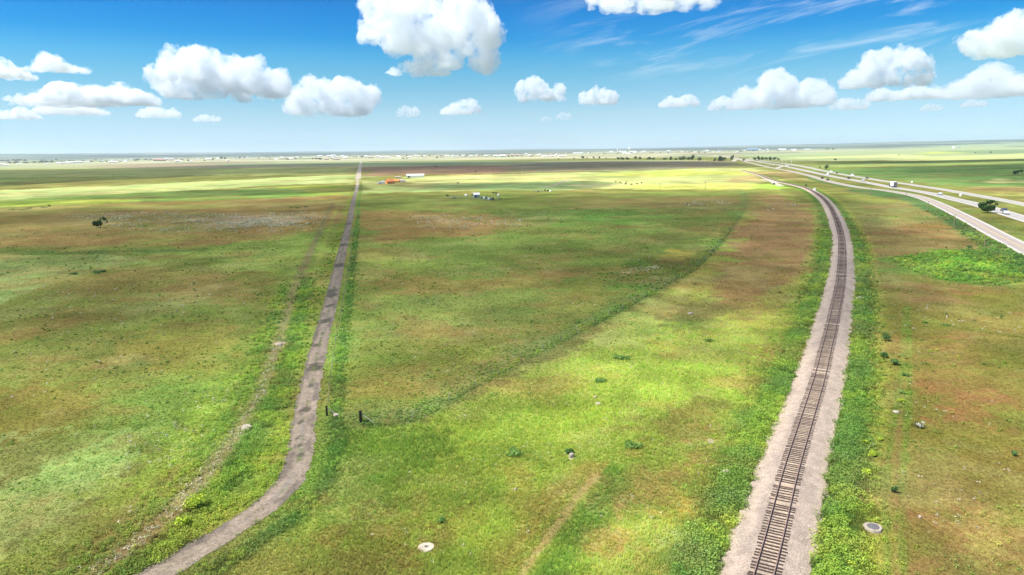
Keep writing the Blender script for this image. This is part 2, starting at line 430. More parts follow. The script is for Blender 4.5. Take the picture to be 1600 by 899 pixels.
TRAIL = smooth_line(spline(pts([(800, 925), (826, 880), (858, 838), (885, 800), (912, 765), (934, 745)]), 1.0), 4)
RUT_A = smooth_line(spline(pts([(1387, 960), (1387, 880), (1384, 800), (1385, 740), (1392, 690), (1400, 640), (1408, 590), (1411, 555), (1412, 520), (1413, 480)]), 1.0), 4)
RUT_B = smooth_line(spline(pts([(1414, 960), (1412, 880), (1408, 800), (1411, 740), (1415, 690), (1418, 640), (1420, 590), (1421, 555), (1420, 520), (1419, 480)]), 1.0), 4)

DITCH_NEAR = DITCH[np.hypot(DITCH[:, 0], DITCH[:, 1]) < 205]
# the covers: outline (survey picture), tone, feather, opacity
S = 0.60                                                   # light left under the overhead clouds
PATCH = [
 # far plain
 ([(-400, 262), (555, 255), (1120, 250), (1120, 256), (555, 262), (-400, 272)], D(185, 190, 140), 30, .7),
 ([(150, 258), (330, 254.5), (555, 255), (555, 262), (330, 264), (150, 266)], D(135, 118, 95, S), 60, .8),
 ([(330, 256), (560, 253.5), (800, 251.5), (800, 257), (560, 259), (330, 260)], D(115, 130, 90, S), 40, .8),
 ([(-400, 268), (200, 263), (556, 262), (556, 272), (330, 275), (-400, 285)], D(135, 140, 78, S), 60, .8),
 ([(-200, 274), (40, 274), (120, 271), (40, 284), (-200, 292)], D(110, 135, 60, .8), 60, .6),
 ([(565, 262), (680, 259), (800, 259), (820, 262), (800, 271), (650, 272), (565, 276)], D(132, 100, 82, S), 30, .95),
 ([(800, 257), (960, 252), (1150, 252), (1150, 261), (960, 268), (800, 270)], D(122, 112, 88, S), 30, .95),
 # the sunlit bands
 ([(-300, 318), (-50, 300), (150, 291), (330, 284), (556, 272), (556, 286), (430, 289), (250, 301), (100, 309), (-300, 345)], D(186, 201, 120), 30, .95),
 ([(-200, 322), (60, 309), (200, 302), (250, 300), (330, 299), (555, 289), (556, 308), (330, 314), (120, 316), (-200, 340)], D(115, 150, 62, .8), 40, .9),
 ([(-100, 318), (30, 313), (150, 311), (250, 312), (120, 319), (-100, 330)], D(165, 185, 50, .9), 50, .8),
 ([(440, 292), (500, 290), (557, 289), (557, 303), (510, 305)], D(150, 165, 45, .8), 40, .8),
 ([(640, 277), (800, 272), (960, 268), (1120, 262), (1200, 262), (1205, 290), (1160, 294), (960, 296), (800, 296), (700, 300), (640, 292)], D(196, 200, 120), 40, .95),
 ([(960, 270), (1060, 266), (1190, 268), (1190, 274), (1050, 275), (960, 274)], D(195, 210, 60), 60, .7),
 ([(960, 290), (1100, 288), (1200, 286), (1204, 294), (1080, 296), (960, 295)], D(225, 225, 85), 50, .6),
 ([(565, 284), (630, 290), (700, 290), (800, 287), (900, 284), (960, 286), (900, 297), (760, 298), (640, 300), (565, 302)], D(140, 165, 95, .8), 40, .85),
 ([(890, 290), (930, 287), (970, 289), (930, 292)], D(215, 200, 150, .85), 30, .7),
 ([(1140, 276), (1200, 274), (1215, 283), (1150, 286)], D(200, 165, 115), 40, .7),
 ([(1150, 268), (1250, 268), (1262, 282), (1180, 273)], D(165, 140, 90, .8), 40, .8),
 ([(1190, 285), (1206, 286), (1225, 293), (1205, 296), (1185, 291)], D(170, 225, 60), 25, .9),
 # right plain beyond the highway
 ([(1180, 242), (1700, 226), (1700, 246), (1300, 252), (1180, 250)], D(160, 175, 120, .8), 40, .8),
 ([(1230, 246), (1420, 241), (1440, 245), (1240, 249)], D(215, 225, 140), 40, .9),
 ([(1440, 238), (1530, 235.5), (1530, 239), (1440, 241)], D(205, 215, 95), 30, .9),
 ([(1480, 236.5), (1700, 232), (1700, 239), (1530, 241)], D(105, 125, 90, S), 30, .8),
 ([(1400, 247), (1550, 242), (1700, 238), (1700, 247), (1500, 251), (1400, 252)], D(212, 220, 138), 40, .9),
 ([(1270, 256), (1450, 253), (1700, 247), (1700, 258), (1450, 260), (1270, 262)], D(120, 140, 70, .65), 40, .8),
 ([(1270, 266), (1450, 260), (1700, 256), (1700, 300), (1560, 296), (1440, 286), (1300, 272)], D(92, 125, 58, .62), 40, .95),
 ([(1500, 283), (1560, 281), (1600, 284), (1560, 287)], D(215, 210, 130), 50, .9),
 ([(1520, 293), (1620, 293), (1620, 302), (1540, 301)], D(150, 115, 75, .75), 40, .8),
 ([(1560, 300), (1640, 303), (1640, 318), (1590, 313)], D(150, 150, 75, .75), 40, .8),
 # middle fields under the cloud
 ([(-500, 340), (140, 322), (330, 315), (556, 305), (545, 345), (470, 378), (330, 388), (100, 388), (-500, 420)], D(128, 104, 56, S), 40, .95),
 ([(-100, 328), (200, 322), (420, 318), (556, 312), (556, 318), (420, 325), (150, 331), (-100, 340)], D(140, 140, 68, .75), 50, .75),
 ([(100, 338), (230, 335), (330, 338), (240, 352), (120, 350)], D(138, 132, 76, .8), 60, .55),
 ([(220, 352), (300, 350), (330, 360), (250, 368)], D(135, 138, 68, .8), 60, .6),
 ([(330, 343), (400, 338), (470, 340), (440, 350), (350, 353)], D(165, 150, 128, .8), 60, .55),
 ([(-500, 425), (0, 386), (300, 387), (380, 378), (470, 370), (528, 350), (522, 400), (470, 480), (420, 590), (330, 660), (100, 760), (-500, 900)], D(108, 116, 48, .70), 40, .95),
 ([(-500, 402), (0, 394), (200, 392), (330, 388), (330, 393), (150, 398), (-500, 414)], D(78, 100, 44, S), 12, .9),
 ([(-500, 420), (0, 400), (170, 398), (240, 408), (150, 424), (90, 440), (40, 460), (-20, 485), (-500, 560)], D(126, 140, 72, .70), 6, .97),
 ([(300, 395), (470, 368), (530, 352), (521, 400), (497, 450), (455, 470), (420, 430), (300, 420)], D(125, 145, 58, .72), 70, .8),
 ([(40, 440), (200, 420), (330, 425), (420, 440), (380, 470), (200, 480), (60, 500)], D(126, 110, 58, .72), 80, .7),
 ([(130, 470), (260, 458), (290, 480), (200, 500)], D(112, 132, 62, .75), 70, .7),
 ([(0, 500), (200, 490), (360, 505), (300, 560), (150, 600), (0, 590)], D(104, 106, 46, .75), 80, .7),
 ([(200, 520), (330, 505), (390, 520), (330, 560), (240, 570)], D(130, 104, 52, .75), 80, .5),
 ([(240, 545), (300, 530), (385, 545), (380, 580), (300, 600)], D(138, 128, 52, .78), 80, .6),
 ([(0, 610), (150, 600), (200, 640), (60, 700), (-100, 720)], D(118, 98, 44, .8), 80, .6),
 ([(180, 620), (330, 590), (400, 570), (370, 640), (250, 700), (120, 720)], D(112, 140, 55, .82), 80, .7),
 ([(-400, 760), (40, 700), (180, 680), (230, 730), (160, 800), (60, 870), (-200, 1000)], D(164, 182, 98), 110, .95),
 ([(-50, 720), (60, 690), (150, 690), (60, 740), (-50, 770)], D(120, 108, 50, .95), 70, .7),
 ([(330, 600), (390, 575), (400, 620), (340, 690), (260, 760), (120, 860), (0, 950), (-60, 930), (120, 800), (250, 700)], D(140, 160, 48, .95), 50, .75),
 ([(395, 640), (452, 600), (456, 690), (440, 745), (390, 790), (300, 850), (235, 890), (330, 765)], D(82, 122, 42, .95), 20, .85),
 ([(452, 640), (458, 640), (458, 700), (440, 755), (395, 793), (330, 842), (250, 888), (240, 884), (380, 780)], D(150, 158, 46, .95), 14, .7),
 # field right of the lane
 ([(565, 308), (800, 302), (1162, 300), (1160, 330), (1090, 405), (900, 500), (700, 615), (600, 655), (520, 655), (545, 430)], D(106, 118, 48, .66), 30, .97),
 ([(560, 330), (700, 330), (830, 350), (760, 372), (600, 378), (555, 360)], D(134, 98, 58, .64), 60, .8),
 ([(640, 338), (760, 340), (820, 352), (740, 356), (640, 348)], D(150, 120, 78, .7), 60, .5),
 ([(900, 312), (1160, 306), (1160, 322), (1020, 330), (880, 326)], D(122, 104, 60, .66), 60, .7),
 ([(800, 335), (950, 326), (1170, 322), (1130, 352), (980, 352), (830, 350)], D(82, 120, 45, .66), 60, .8),
 ([(950, 352), (1130, 350), (1090, 400), (950, 400)], D(100, 118, 50, .66), 60, .6),
 ([(560, 395), (650, 405), (640, 425), (560, 440), (545, 430)], D(142, 152, 62, .72), 50, .75),
 ([(590, 440), (740, 430), (860, 430), (830, 455), (700, 465), (600, 462)], D(134, 104, 55, .68), 60, .6),
 ([(800, 400), (900, 398), (880, 430), (780, 440)], D(136, 108, 58, .68), 60, .45),
 ([(580, 468), (690, 462), (760, 470), (690, 482), (600, 486)], D(104, 120, 56, .7), 60, .6),
 ([(930, 425), (990, 408), (1060, 410), (1080, 425), (1010, 455), (940, 450)], D(88, 120, 46, .72), 40, .8),
 ([(1035, 395), (1075, 388), (1100, 390), (1050, 405)], D(170, 155, 55, .72), 40, .7),
 ([(590, 495), (700, 492), (690, 520), (610, 525)], D(140, 112, 58, .72), 60, .5),
 ([(520, 560), (600, 530), (760, 520), (830, 500), (760, 560), (650, 630), (530, 640)], D(120, 122, 42, .78), 60, .75),
 ([(830, 480), (930, 440), (940, 470), (850, 520)], D(134, 122, 52, .74), 50, .5),
 # between the fence and the railway
 ([(590, 668), (660, 665), (780, 600), (900, 540), (1060, 448), (1170, 330), (1215, 300), (1290, 335), (1300, 420), (1280, 520), (1230, 640), (1180, 760), (1130, 900), (1080, 1000), (250, 1000), (440, 800), (520, 690)], D(150, 166, 62, .86), 25, .97),
 ([(1165, 345), (1210, 305), (1290, 335), (1296, 395), (1250, 440), (1180, 470), (1090, 500), (1130, 420)], D(146, 112, 72, .74), 40, .92),
 ([(1100, 420), (1150, 400), (1240, 420), (1230, 470), (1180, 500), (1120, 480)], D(128, 112, 58, .78), 60, .6),
 ([(920, 530), (1010, 465), (1070, 455), (1080, 490), (1040, 520), (960, 545)], D(168, 175, 88, .85), 50, .8),
 ([(1060, 475), (1110, 462), (1150, 480), (1120, 515), (1050, 520), (1040, 510)], D(112, 120, 58, .8), 40, .8),
 ([(1080, 520), (1170, 500), (1190, 540), (1120, 570), (1060, 560)], D(165, 165, 78, .9), 60, .6),
 ([(1180, 545), (1235, 520), (1215, 600), (1170, 660)], D(148, 118, 68, .9), 40, .6),
 ([(980, 650), (1090, 620), (1170, 640), (1160, 690), (1080, 700), (990, 690)], D(140, 122, 66, .95), 60, .6),
 ([(620, 690), (760, 640), (900, 600), (960, 640), (860, 720), (760, 770), (600, 740)], D(160, 176, 60), 60, .6),
 ([(400, 760), (520, 690), (680, 670), (720, 700), (640, 760), (460, 830)], D(100, 128, 42, .9), 60, .7),
 ([(500, 680), (620, 672), (680, 700), (600, 760), (470, 830), (400, 860), (470, 770)], D(126, 152, 56, .95), 50, .55),
 ([(470, 830), (600, 760), (640, 830), (560, 960), (380, 960)], D(142, 166, 56), 60, .6),
 ([(560, 810), (650, 790), (700, 850), (620, 930), (520, 960), (500, 900)], D(132, 124, 52), 70, .55),
 ([(640, 830), (720, 800), (750, 780), (740, 840), (650, 920), (590, 960)], D(150, 120, 62), 60, .5),
 ([(700, 830), (790, 770), (820, 800), (790, 870), (760, 960), (680, 960)], D(175, 190, 72), 50, .6),
 ([(940, 760), (1020, 740), (1150, 720), (1170, 760), (1120, 830), (1060, 800), (960, 800)], D(162, 140, 78), 60, .6),
 ([(1060, 690), (1160, 665), (1175, 720), (1100, 740)], D(188, 150, 85), 40, .55),
 ([(920, 830), (1000, 790), (1090, 800), (1100, 860), (1040, 960), (900, 960)], D(186, 192, 92), 60, .75),
 ([(900, 850), (930, 810), (970, 790), (980, 830), (930, 870)], D(185, 140, 82), 60, .45),
 ([(1030, 800), (1080, 785), (1090, 820), (1040, 835)], D(215, 190, 72), 40, .6),
 ([(1000, 865), (1050, 850), (1070, 900), (1010, 950)], D(205, 165, 105), 50, .5),
 ([(1040, 830), (1070, 810), (1090, 830), (1050, 880)], D(165, 185, 130), 40, .55),
 # right of the railway
 ([(1330, 330), (1420, 310), (1500, 345), (1570, 395), (1440, 400), (1350, 420), (1325, 360)], D(130, 118, 66, .80), 40, .95),
 ([(1350, 330), (1430, 325), (1450, 345), (1380, 360)], D(118, 132, 66, .8), 50, .6),
 ([(1400, 345), (1460, 350), (1450, 372), (1390, 370)], D(140, 104, 66, .8), 50, .5),
 ([(1340, 440), (1460, 440), (1620, 460), (1760, 500), (1760, 1000), (1290, 1000), (1300, 700), (1330, 560)], D(128, 120, 50, .90), 40, .97),
 ([(1400, 440), (1500, 445), (1490, 475), (1420, 470)], D(148, 104, 68, .88), 50, .7),
 ([(1490, 500), (1600, 470), (1660, 500), (1600, 540), (1500, 530)], D(132, 130, 58, .9), 60, .6),
 ([(1430, 535), (1500, 520), (1560, 560), (1480, 580), (1420, 570)], D(146, 108, 64, .9), 60, .6),
 ([(1500, 540), (1620, 530), (1640, 570), (1540, 590)], D(98, 100, 36, .9), 60, .6),
 ([(1450, 600), (1540, 610), (1560, 670), (1470, 660)], D(154, 108, 64, .92), 50, .7),
 ([(1430, 690), (1560, 680), (1640, 720), (1600, 780), (1460, 760)], D(120, 116, 42, .95), 70, .6),
 ([(1440, 810), (1520, 800), (1600, 830), (1640, 900), (1500, 930), (1430, 880)], D(158, 122, 72), 70, .6),
 ([(1480, 830), (1560, 820), (1590, 860), (1510, 880)], D(165, 170, 78), 60, .6),
 ([(1330, 690), (1385, 690), (1380, 800), (1350, 830), (1320, 760)], D(158, 124, 72), 40, .65),
 ([(1395, 640), (1408, 640), (1404, 900), (1392, 900)], D(150, 126, 70), 14, .5),
 ([(1385, 405), (1450, 395), (1510, 390), (1545, 395), (1620, 440), (1640, 470), (1540, 448), (1440, 432), (1395, 428)], D(86, 132, 40, .85), 25, .95),
 ([(1490, 404), (1560, 412), (1560, 424), (1500, 418)], D(125, 180, 50, .9), 40, .7),
 ([(1500, 360), (1540, 370), (1640, 420), (1640, 450), (1590, 430), (1520, 385)], D(72, 115, 44, .85), 25, .9),
 ([(1560, 385), (1575, 390), (1572, 402), (1556, 396)], D(205, 160, 65), 20, .7),
 ([(1560, 440), (1620, 445), (1620, 462), (1575, 455)], D(150, 165, 40), 25, .7),
 ([(1440, 328), (1490, 340), (1540, 366), (1600, 398), (1640, 424), (1640, 415), (1600, 392), (1540, 360), (1480, 328), (1420, 306), (1330, 296), (1330, 300), (1410, 315)], D(66, 108, 62, .85), 12, .85),
 ([(1480, 318), (1560, 345), (1620, 378), (1680, 405), (1680, 380), (1600, 350), (1500, 318), (1440, 305)], D(118, 128, 50, .9), 14, .9),
 ([(1460, 300), (1560, 316), (1680, 346), (1680, 340), (1560, 313), (1440, 297)], D(100, 122, 50, .85), 12, .9),
 ([(1440, 352), (1490, 350), (1480, 354), (1450, 358)], D(195, 150, 60), 20, .5),
 # bank of the verge near the crossing
 ([(1296, 322), (1310, 326), (1312, 331), (1302, 329)], D(215, 200, 165), 5, .85),
]
# strips that follow a line: line, centre offset (m, + right of travel), half width (m), tone, feather (m), opacity
STRIP = [
 (LANE, -3.4, 1.6, D(128, 140, 48, .85), 1.2, .8), (LANE, 3.6, 2.0, D(112, 138, 50, .85), 1.2, .8), (LANE, 4.3, .9, D(78, 120, 50, .8), .7, .8),
 (DITCH, 4.0, .7, D(148, 156, 62, .8), .8, .6), (DITCH, 0.0, 1.25, D(132, 120, 80, .9), .8, .85), (DITCH_NEAR, 3.0, 1.7, D(84, 120, 44, .85), 1.1, .8), (DITCH_NEAR, -2.4, 1.2, D(108, 136, 46, .85), 1.2, .6),
 (FENCE, -1.6, 2.6, D(96, 128, 56, .8), 2.0, .72), (FENCE, 0.3, .5, D(84, 114, 56, .8), .4, .5),
 (RAILS, -5.8, 2.4, D(84, 122, 46, .86), 1.6, .9), (RAILS, -9.0, 1.6, D(130, 155, 52, .9), 1.6, .5),
 (RAILS, 5.6, 2.5, D(84, 124, 48, .86), 1.4, .9), (RAILS, 8.6, 1.2, D(150, 160, 52, .9), 1.2, .6),
 (TRAIL, 0, .5, D(205, 165, 115), .5, .6), (TRAIL, 2.4, 1.3, D(118, 158, 60), 1.2, .65), (TRAIL, -2.2, 1.4, D(180, 145, 80), 1.4, .5),
 (RUT_A, 0, .35, D(112, 138, 48, .92), .3, .7), (RUT_B, 0, .4, D(112, 140, 46, .92), .3, .75),
 (FRONTAGE, 7.5, 3.0, D(112, 132, 60, .9), 1.6, .7), (FRONTAGE, -8.5, 4.0, D(70, 112, 58, .85), 1.6, .85),
]
# bare spots of soil: centre (survey picture), radius m
BARE = [((437, 537), 1.4, D(220, 195, 170)), ((806, 766), .35, D(220, 190, 160)), 
        ((1110, 690), .5, D(205, 185, 165)), ((892, 717), .4, D(215, 195, 165)), ((1325, 535), .9, D(200, 185, 160)), ((1324, 552), .7, D(225, 205, 175)),
        ((1340, 468), .8, D(215, 205, 185)), ((980, 426), 2.0, D(165, 150, 110)), ((1024, 418), 2.0, D(185, 165, 130))]

def poly_sd(u, v, P):
    """signed distance, positive inside"""
    n = len(P); d = np.full(u.shape, 1e18); inside = np.zeros(u.shape, bool)
    for i in range(n):
        ax, ay = P[i]; bx, by = P[(i + 1) % n]
        ex, ey = bx - ax, by - ay; wx, wy = u - ax, v - ay
        t = np.clip((wx * ex + wy * ey) / max(ex * ex + ey * ey, 1e-9), 0, 1)
        d = np.minimum(d, (wx - t * ex) ** 2 + (wy - t * ey) ** 2)
        c = ((ay > v) != (by > v))
        if ey != 0: inside ^= c & (wx < ex * (v - ay) / ey)
    return np.where(inside, 1, -1) * np.sqrt(d)
def sstep(a, b, x):
    t = np.clip((x - a) / (b - a), 0, 1); return t * t * (3 - 2 * t)

def cover(X, Y, cell=None):
    """plant cover of a ground point: colour, leafiness (0..1)"""
    X = np.asarray(X, float); Y = np.asarray(Y, float)
    r = np.hypot(X, Y); u, v = chart(X, Y)
    cell = 0.004 * r if cell is None else cell
    th = np.arctan2(X, Y); lr = np.log(np.maximum(r, 1))
    C = np.empty(X.shape + (3,)); C[:] = D(118, 122, 54, .8)
    # far plain: fields as long bands
    farn = fbm(th * 7, lr * 34, 5, 4); farm = fbm(th * 16 + 9, lr * 26, 8, 3)
    pale, green, tan = D(215, 212, 165), D(112, 135, 92), D(205, 178, 140)
    F = green + (pale - green) * sstep(.40, .56, farn)[..., None]
    F = F + (tan - F) * (sstep(.56, .7, farm) * .8)[..., None]
    hilly = sstep(9.0, 9.35, lr)[..., None]; hb = sstep(.44, .56, fbm(th * 9, lr * 24, 31, 4))[..., None]
    F = F * (1 - hilly) + hilly * (np.array([.17, .19, .13]) * (1 - hb) + np.array([.030, .052, .040]) * hb)
    w = sstep(2600, 3400, r)[..., None]; C = C * (1 - w) + F * w
    e1 = fbm(th * 14, lr * 14, 1, 3) - .5; e2 = fbm(th * 60, lr * 60, 2, 3) - .5
    for P, c, fe, op in PATCH:
        Q = np.array([at(*p) for p in P]); qu, qv = chart(Q[:, 0], Q[:, 1])
        m = np.nonzero((u > qu.min() - fe * 2) & (u < qu.max() + fe * 2) & (v > qv.min() - fe * 2) & (v < qv.max() + fe * 2))[0]
        if not len(m): continue
        sd = poly_sd(u[m], v[m], list(zip(qu, qv))) + e1[m] * fe * 1.8 + e2[m] * fe * 1.9
        k = (sstep(-fe * .4, fe * .4, sd) * op)[:, None]
        C[m] = C[m] * (1 - k) + c * k
    leaf = np.zeros(X.shape)
    near = np.nonzero(r < 900)[0]
    wob = (fbm(X[near] / 3.1, Y[near] / 3.1, 41, 3) - .5)
    cache = {}
    for L, off, hw, c, fe, op in STRIP:
        if id(L) not in cache: cache[id(L)] = line_dist(X[near], Y[near], L, 16)[0]
        d = np.abs(cache[id(L)] - off) + wob * (hw * 1.3 + .5) * (.25 if L is FENCE else 1)
        k = (1 - sstep(hw - fe, hw + fe, d)) * op
        C[near] = C[near] * (1 - k[:, None]) + c * k[:, None]
        if L is not RUT_A and L is not RUT_B and L is not FENCE and L is not TRAIL and c[1] < 0.2 and c[0] < 0.1: leaf[near] = np.maximum(leaf[near], k)
    # species mottling at several sizes, faded where a cell would skip over it
    def amp(lam): return np.clip((lam / np.maximum(cell, 1e-3) - 1.0) / 2.5, 0, 1)
    rust, lime, deep, straw = D(150, 110, 66, .85), D(140, 168, 48, .9), D(78, 112, 40, .8), D(190, 182, 112, .9)
    mott = 1 - sstep(1500, 3000, r)
    for lam, sd, wgt in ((140, 50, 1.0), (50, 51, 1.3), (17, 52, 1.5), (5.5, 53, 1.1), (1.7, 54, .45)):
        a = amp(lam) * wgt * mott
        n1 = fbm(X / lam, Y / lam, sd, 3); n2 = fbm(X / lam + 77, Y / lam - 31, sd + 40, 3)
        # species swap in by hue, at the brightness the patch already has
        for t_, n_, lo, hi, o_ in ((rust, n1, .60, .76, .21), (lime, 1 - n1, .64, .80, .10), (deep, n2, .62, .78, .15), (straw, 1 - n2, .64, .80, .18)):
            k = (sstep(lo, hi, n_) * o_ * a)[:, None]
            lum = (C @ np.array([.3, .6, .1]) / (t_ @ np.array([.3, .6, .1])))[:, None]
            C = C * (1 - k) + t_ * (0.45 + 0.55 * lum) * k
        C = C * (1 + (0.42 * a * (fbm(X / lam - 5, Y / lam + 91, sd + 80, 2) - .5))[:, None])
    for p, rad, c in BARE:
        bx, by = at(*p); m = np.nonzero(np.hypot(X - bx, Y - by) < rad * 2)[0]
        if len(m):
            d = np.hypot(X[m] - bx, (Y[m] - by)) + (fbm(X[m] * 2, Y[m] * 2, 7, 2) - .5) * rad
            k = (1 - sstep(rad * .6, rad * 1.1, d))[:, None] * .9
            C[m] = C[m] * (1 - k) + c * k; 
    return np.clip(C, .004, .85), leaf

def terr(X, Y):
    """height of the land: flat plain, long low hills far off"""
    X = np.asarray(X, float); Y = np.asarray(Y, float)
    r = np.hypot(X, Y); th = np.arctan2(X, Y)
    ridge = fbm(th * 5 + 2, np.log(np.maximum(r, 1)) * 5, 61, 4)
    side = 0.55 + 0.75 * np.abs(th) ** 1.2
    a = sstep(7000, 24000, r) * (35 + 165 * ridge) * side
    b = sstep(5200, 8000, r) * 6 * (fbm(X / 1500, Y / 1500, 62, 3) - .5)
    return a + b

# ground: one sheet, fan-shaped cells that grow with distance
f_ang = np.linspace(-50, 50, 861)
ang = np.radians(np.concatenate([f_ang, np.arange(55, 310, 6.0)]))
rad = np.concatenate([[8, 16, 24], 30 * np.exp(np.arange(0, 690) * 0.0072), np.geomspace(4400, 36000, 110)])
na, nr = len(ang), len(rad)
AA, RR = np.meshgrid(ang, rad)
GX, GY = (np.sin(AA) * RR).ravel(), (np.cos(AA) * RR).ravel()
GC, _ = cover(GX, GY, cell=np.maximum(0.0072, 0.002) * RR.ravel() * 0.55)
GZ = terr(GX, GY)
V = np.column_stack([GX, GY, GZ]); V = np.vstack([V, [[0, 0, 0]]]); GC = np.vstack([GC, GC[:1]])
idx = np.arange(nr * na).reshape(nr, na); nxt = np.roll(idx, -1, axis=1)
Q = np.stack([idx[:-1], idx[1:], nxt[1:], nxt[:-1]], -1).reshape(-1, 4)
ap = np.full(na, nr * na)
Q = np.vstack([Q, np.stack([idx[0], nxt[0], ap, ap], -1)[:0]])

def ground_material():
    m = bpy.data.materials.new('prairie'); m.use_nodes = True
    t = m.node_tree; b = t.nodes['Principled BSDF']; N = t.nodes.new; Lk = t.links.new
    b.inputs['Roughness'].default_value = 1.0; b.inputs['Specular IOR Level'].default_value = 0.0
    at_ = N('ShaderNodeAttribute'); at_.attribute_name = 'plant_colour'
    tc = N('ShaderNodeTexCoord'); cur = at_.outputs['Color']
    for sc_, lo, hi, det in ((0.35, .86, 1.12, 5), (1.6, .76, 1.2, 5), (6.0, .72, 1.24, 4)):
        n = N('ShaderNodeTexNoise'); n.inputs['Scale'].default_value = sc_; n.inputs['Detail'].default_value = det
        Lk(tc.outputs['Object'], n.inputs['Vector'])
        mr = N('ShaderNodeMapRange'); mr.inputs[1].default_value = .3; mr.inputs[2].default_value = .7
        mr.inputs[3].default_value = lo; mr.inputs[4].default_value = hi
        Lk(n.outputs['Fac'], mr.inputs[0])
        mx = N('ShaderNodeMix'); mx.data_type = 'RGBA'; mx.blend_type = 'MULTIPLY'; mx.inputs[0].default_value = 1
        Lk(cur, mx.inputs[6]); Lk(mr.outputs[0], mx.inputs[7]); cur = mx.outputs[2]
    hs = N('ShaderNodeHueSaturation'); n = N('ShaderNodeTexNoise'); n.inputs['Scale'].default_value = .8; n.inputs['Detail'].default_value = 6
    Lk(tc.outputs['Object'], n.inputs['Vector'])
    mr = N('ShaderNodeMapRange'); mr.inputs[1].default_value = .3; mr.inputs[2].default_value = .7; mr.inputs[3].default_value = .487; mr.inputs[4].default_value = .513
    Lk(n.outputs['Fac'], mr.inputs[0]); Lk(mr.outputs[0], hs.inputs['Hue']); Lk(cur, hs.inputs['Color'])
    Lk(hs.outputs[0], b.inputs['Base Color'])
    bp = N('ShaderNodeBump'); bp.inputs['Strength'].default_value = .6; bp.inputs['Distance'].default_value = .25
    n = N('ShaderNodeTexNoise'); n.inputs['Scale'].default_value = 2.2; n.inputs['Detail'].default_value = 5
    Lk(tc.outputs['Object'], n.inputs['Vector']); Lk(n.outputs['Fac'], bp.inputs['Height']); Lk(bp.outputs[0], b.inputs['Normal'])
    return m
G_MAT = ground_material()
ground = link_mesh('ground', fast_mesh('ground', V, Q, G_MAT, GC, smooth=True)); tag(ground, kind='structure')
# ------------------------------------------------------------------ lane, roads, railway bed
def strip_mesh(L, half, z, across, color_fn, jitter=0.0, seed=0, prof=None, jl=1.0):
    """ribbon along a line; across = list of -1..1 positions, prof = heights at them"""
    t = np.gradient(L, axis=0); t /= np.maximum(np.hypot(t[:, 0], t[:, 1]), 1e-9)[:, None]
    nrm = np.column_stack([t[:, 1], -t[:, 0]])            # to the right of travel
    s = np.concatenate([[0], np.cumsum(np.hypot(*np.diff(L, axis=0).T))])
    A = np.asarray(across, float); k = len(A); n = len(L)
    off = np.repeat((A * half)[None], n, 0)
    if jitter:
        off[:, 0] += (fbm(s / jl, s * 0 + 3.3, seed, 3) - .5) * 2 * jitter
        off[:, -1] += (fbm(s / jl, s * 0 + 9.1, seed + 5, 3) - .5) * 2 * jitter
    X = L[:, 0:1] + nrm[:, 0:1] * off; Y = L[:, 1:2] + nrm[:, 1:2] * off
    Z = terr(X, Y) + z + (0 if prof is None else np.asarray(prof)[None])
    V = np.column_stack([X.ravel(), Y.ravel(), Z.ravel()])
    C = color_fn(np.repeat(s, k), off.ravel(), X.ravel(), Y.ravel())
    i = np.arange(n * k).reshape(n, k)
    Q = np.stack([i[:-1, :-1], i[:-1, 1:], i[1:, 1:], i[1:, :-1]], -1).reshape(-1, 4)
    return V, Q, C
def surface_mat(name, layers, rough=.95, bump=.3, bscale=6.0, bdist=.05):
    m = bpy.data.materials.new(name); m.use_nodes = True
    t = m.node_tree; b = t.nodes['Principled BSDF']; N = t.nodes.new; Lk = t.links.new
    b.inputs['Roughness'].default_value = rough; b.inputs['Specular IOR Level'].default_value = .15
    a = N('ShaderNodeAttribute'); a.attribute_name = 'plant_colour'; tc = N('ShaderNodeTexCoord'); cur = a.outputs['Color']
    for sc_, lo, hi in layers:
        n = N('ShaderNodeTexNoise'); n.inputs['Scale'].default_value = sc_; n.inputs['Detail'].default_value = 4
        Lk(tc.outputs['Object'], n.inputs['Vector'])
        mr = N('ShaderNodeMapRange'); mr.inputs[1].default_value = .3; mr.inputs[2].default_value = .7; mr.inputs[3].default_value = lo; mr.inputs[4].default_value = hi
        Lk(n.outputs['Fac'], mr.inputs[0])
        mx = N('ShaderNodeMix'); mx.data_type = 'RGBA'; mx.blend_type = 'MULTIPLY'; mx.inputs[0].default_value = 1
        Lk(cur, mx.inputs[6]); Lk(mr.outputs[0], mx.inputs[7]); cur = mx.outputs[2]
    Lk(cur, b.inputs['Base Color'])
    if bump:
        bp = N('ShaderNodeBump'); bp.inputs['Strength'].default_value = bump; bp.inputs['Distance'].default_value = bdist
        n = N('ShaderNodeTexNoise'); n.inputs['Scale'].default_value = bscale; n.inputs['Detail'].default_value = 3
        Lk(tc.outputs['Object'], n.inputs['Vector']); Lk(n.outputs['Fac'], bp.inputs['Height']); Lk(bp.outputs[0], b.inputs['Normal'])
    return m
def mixc(C, c, k): return C * (1 - k[:, None]) + np.asarray(c)[None] * k[:, None]

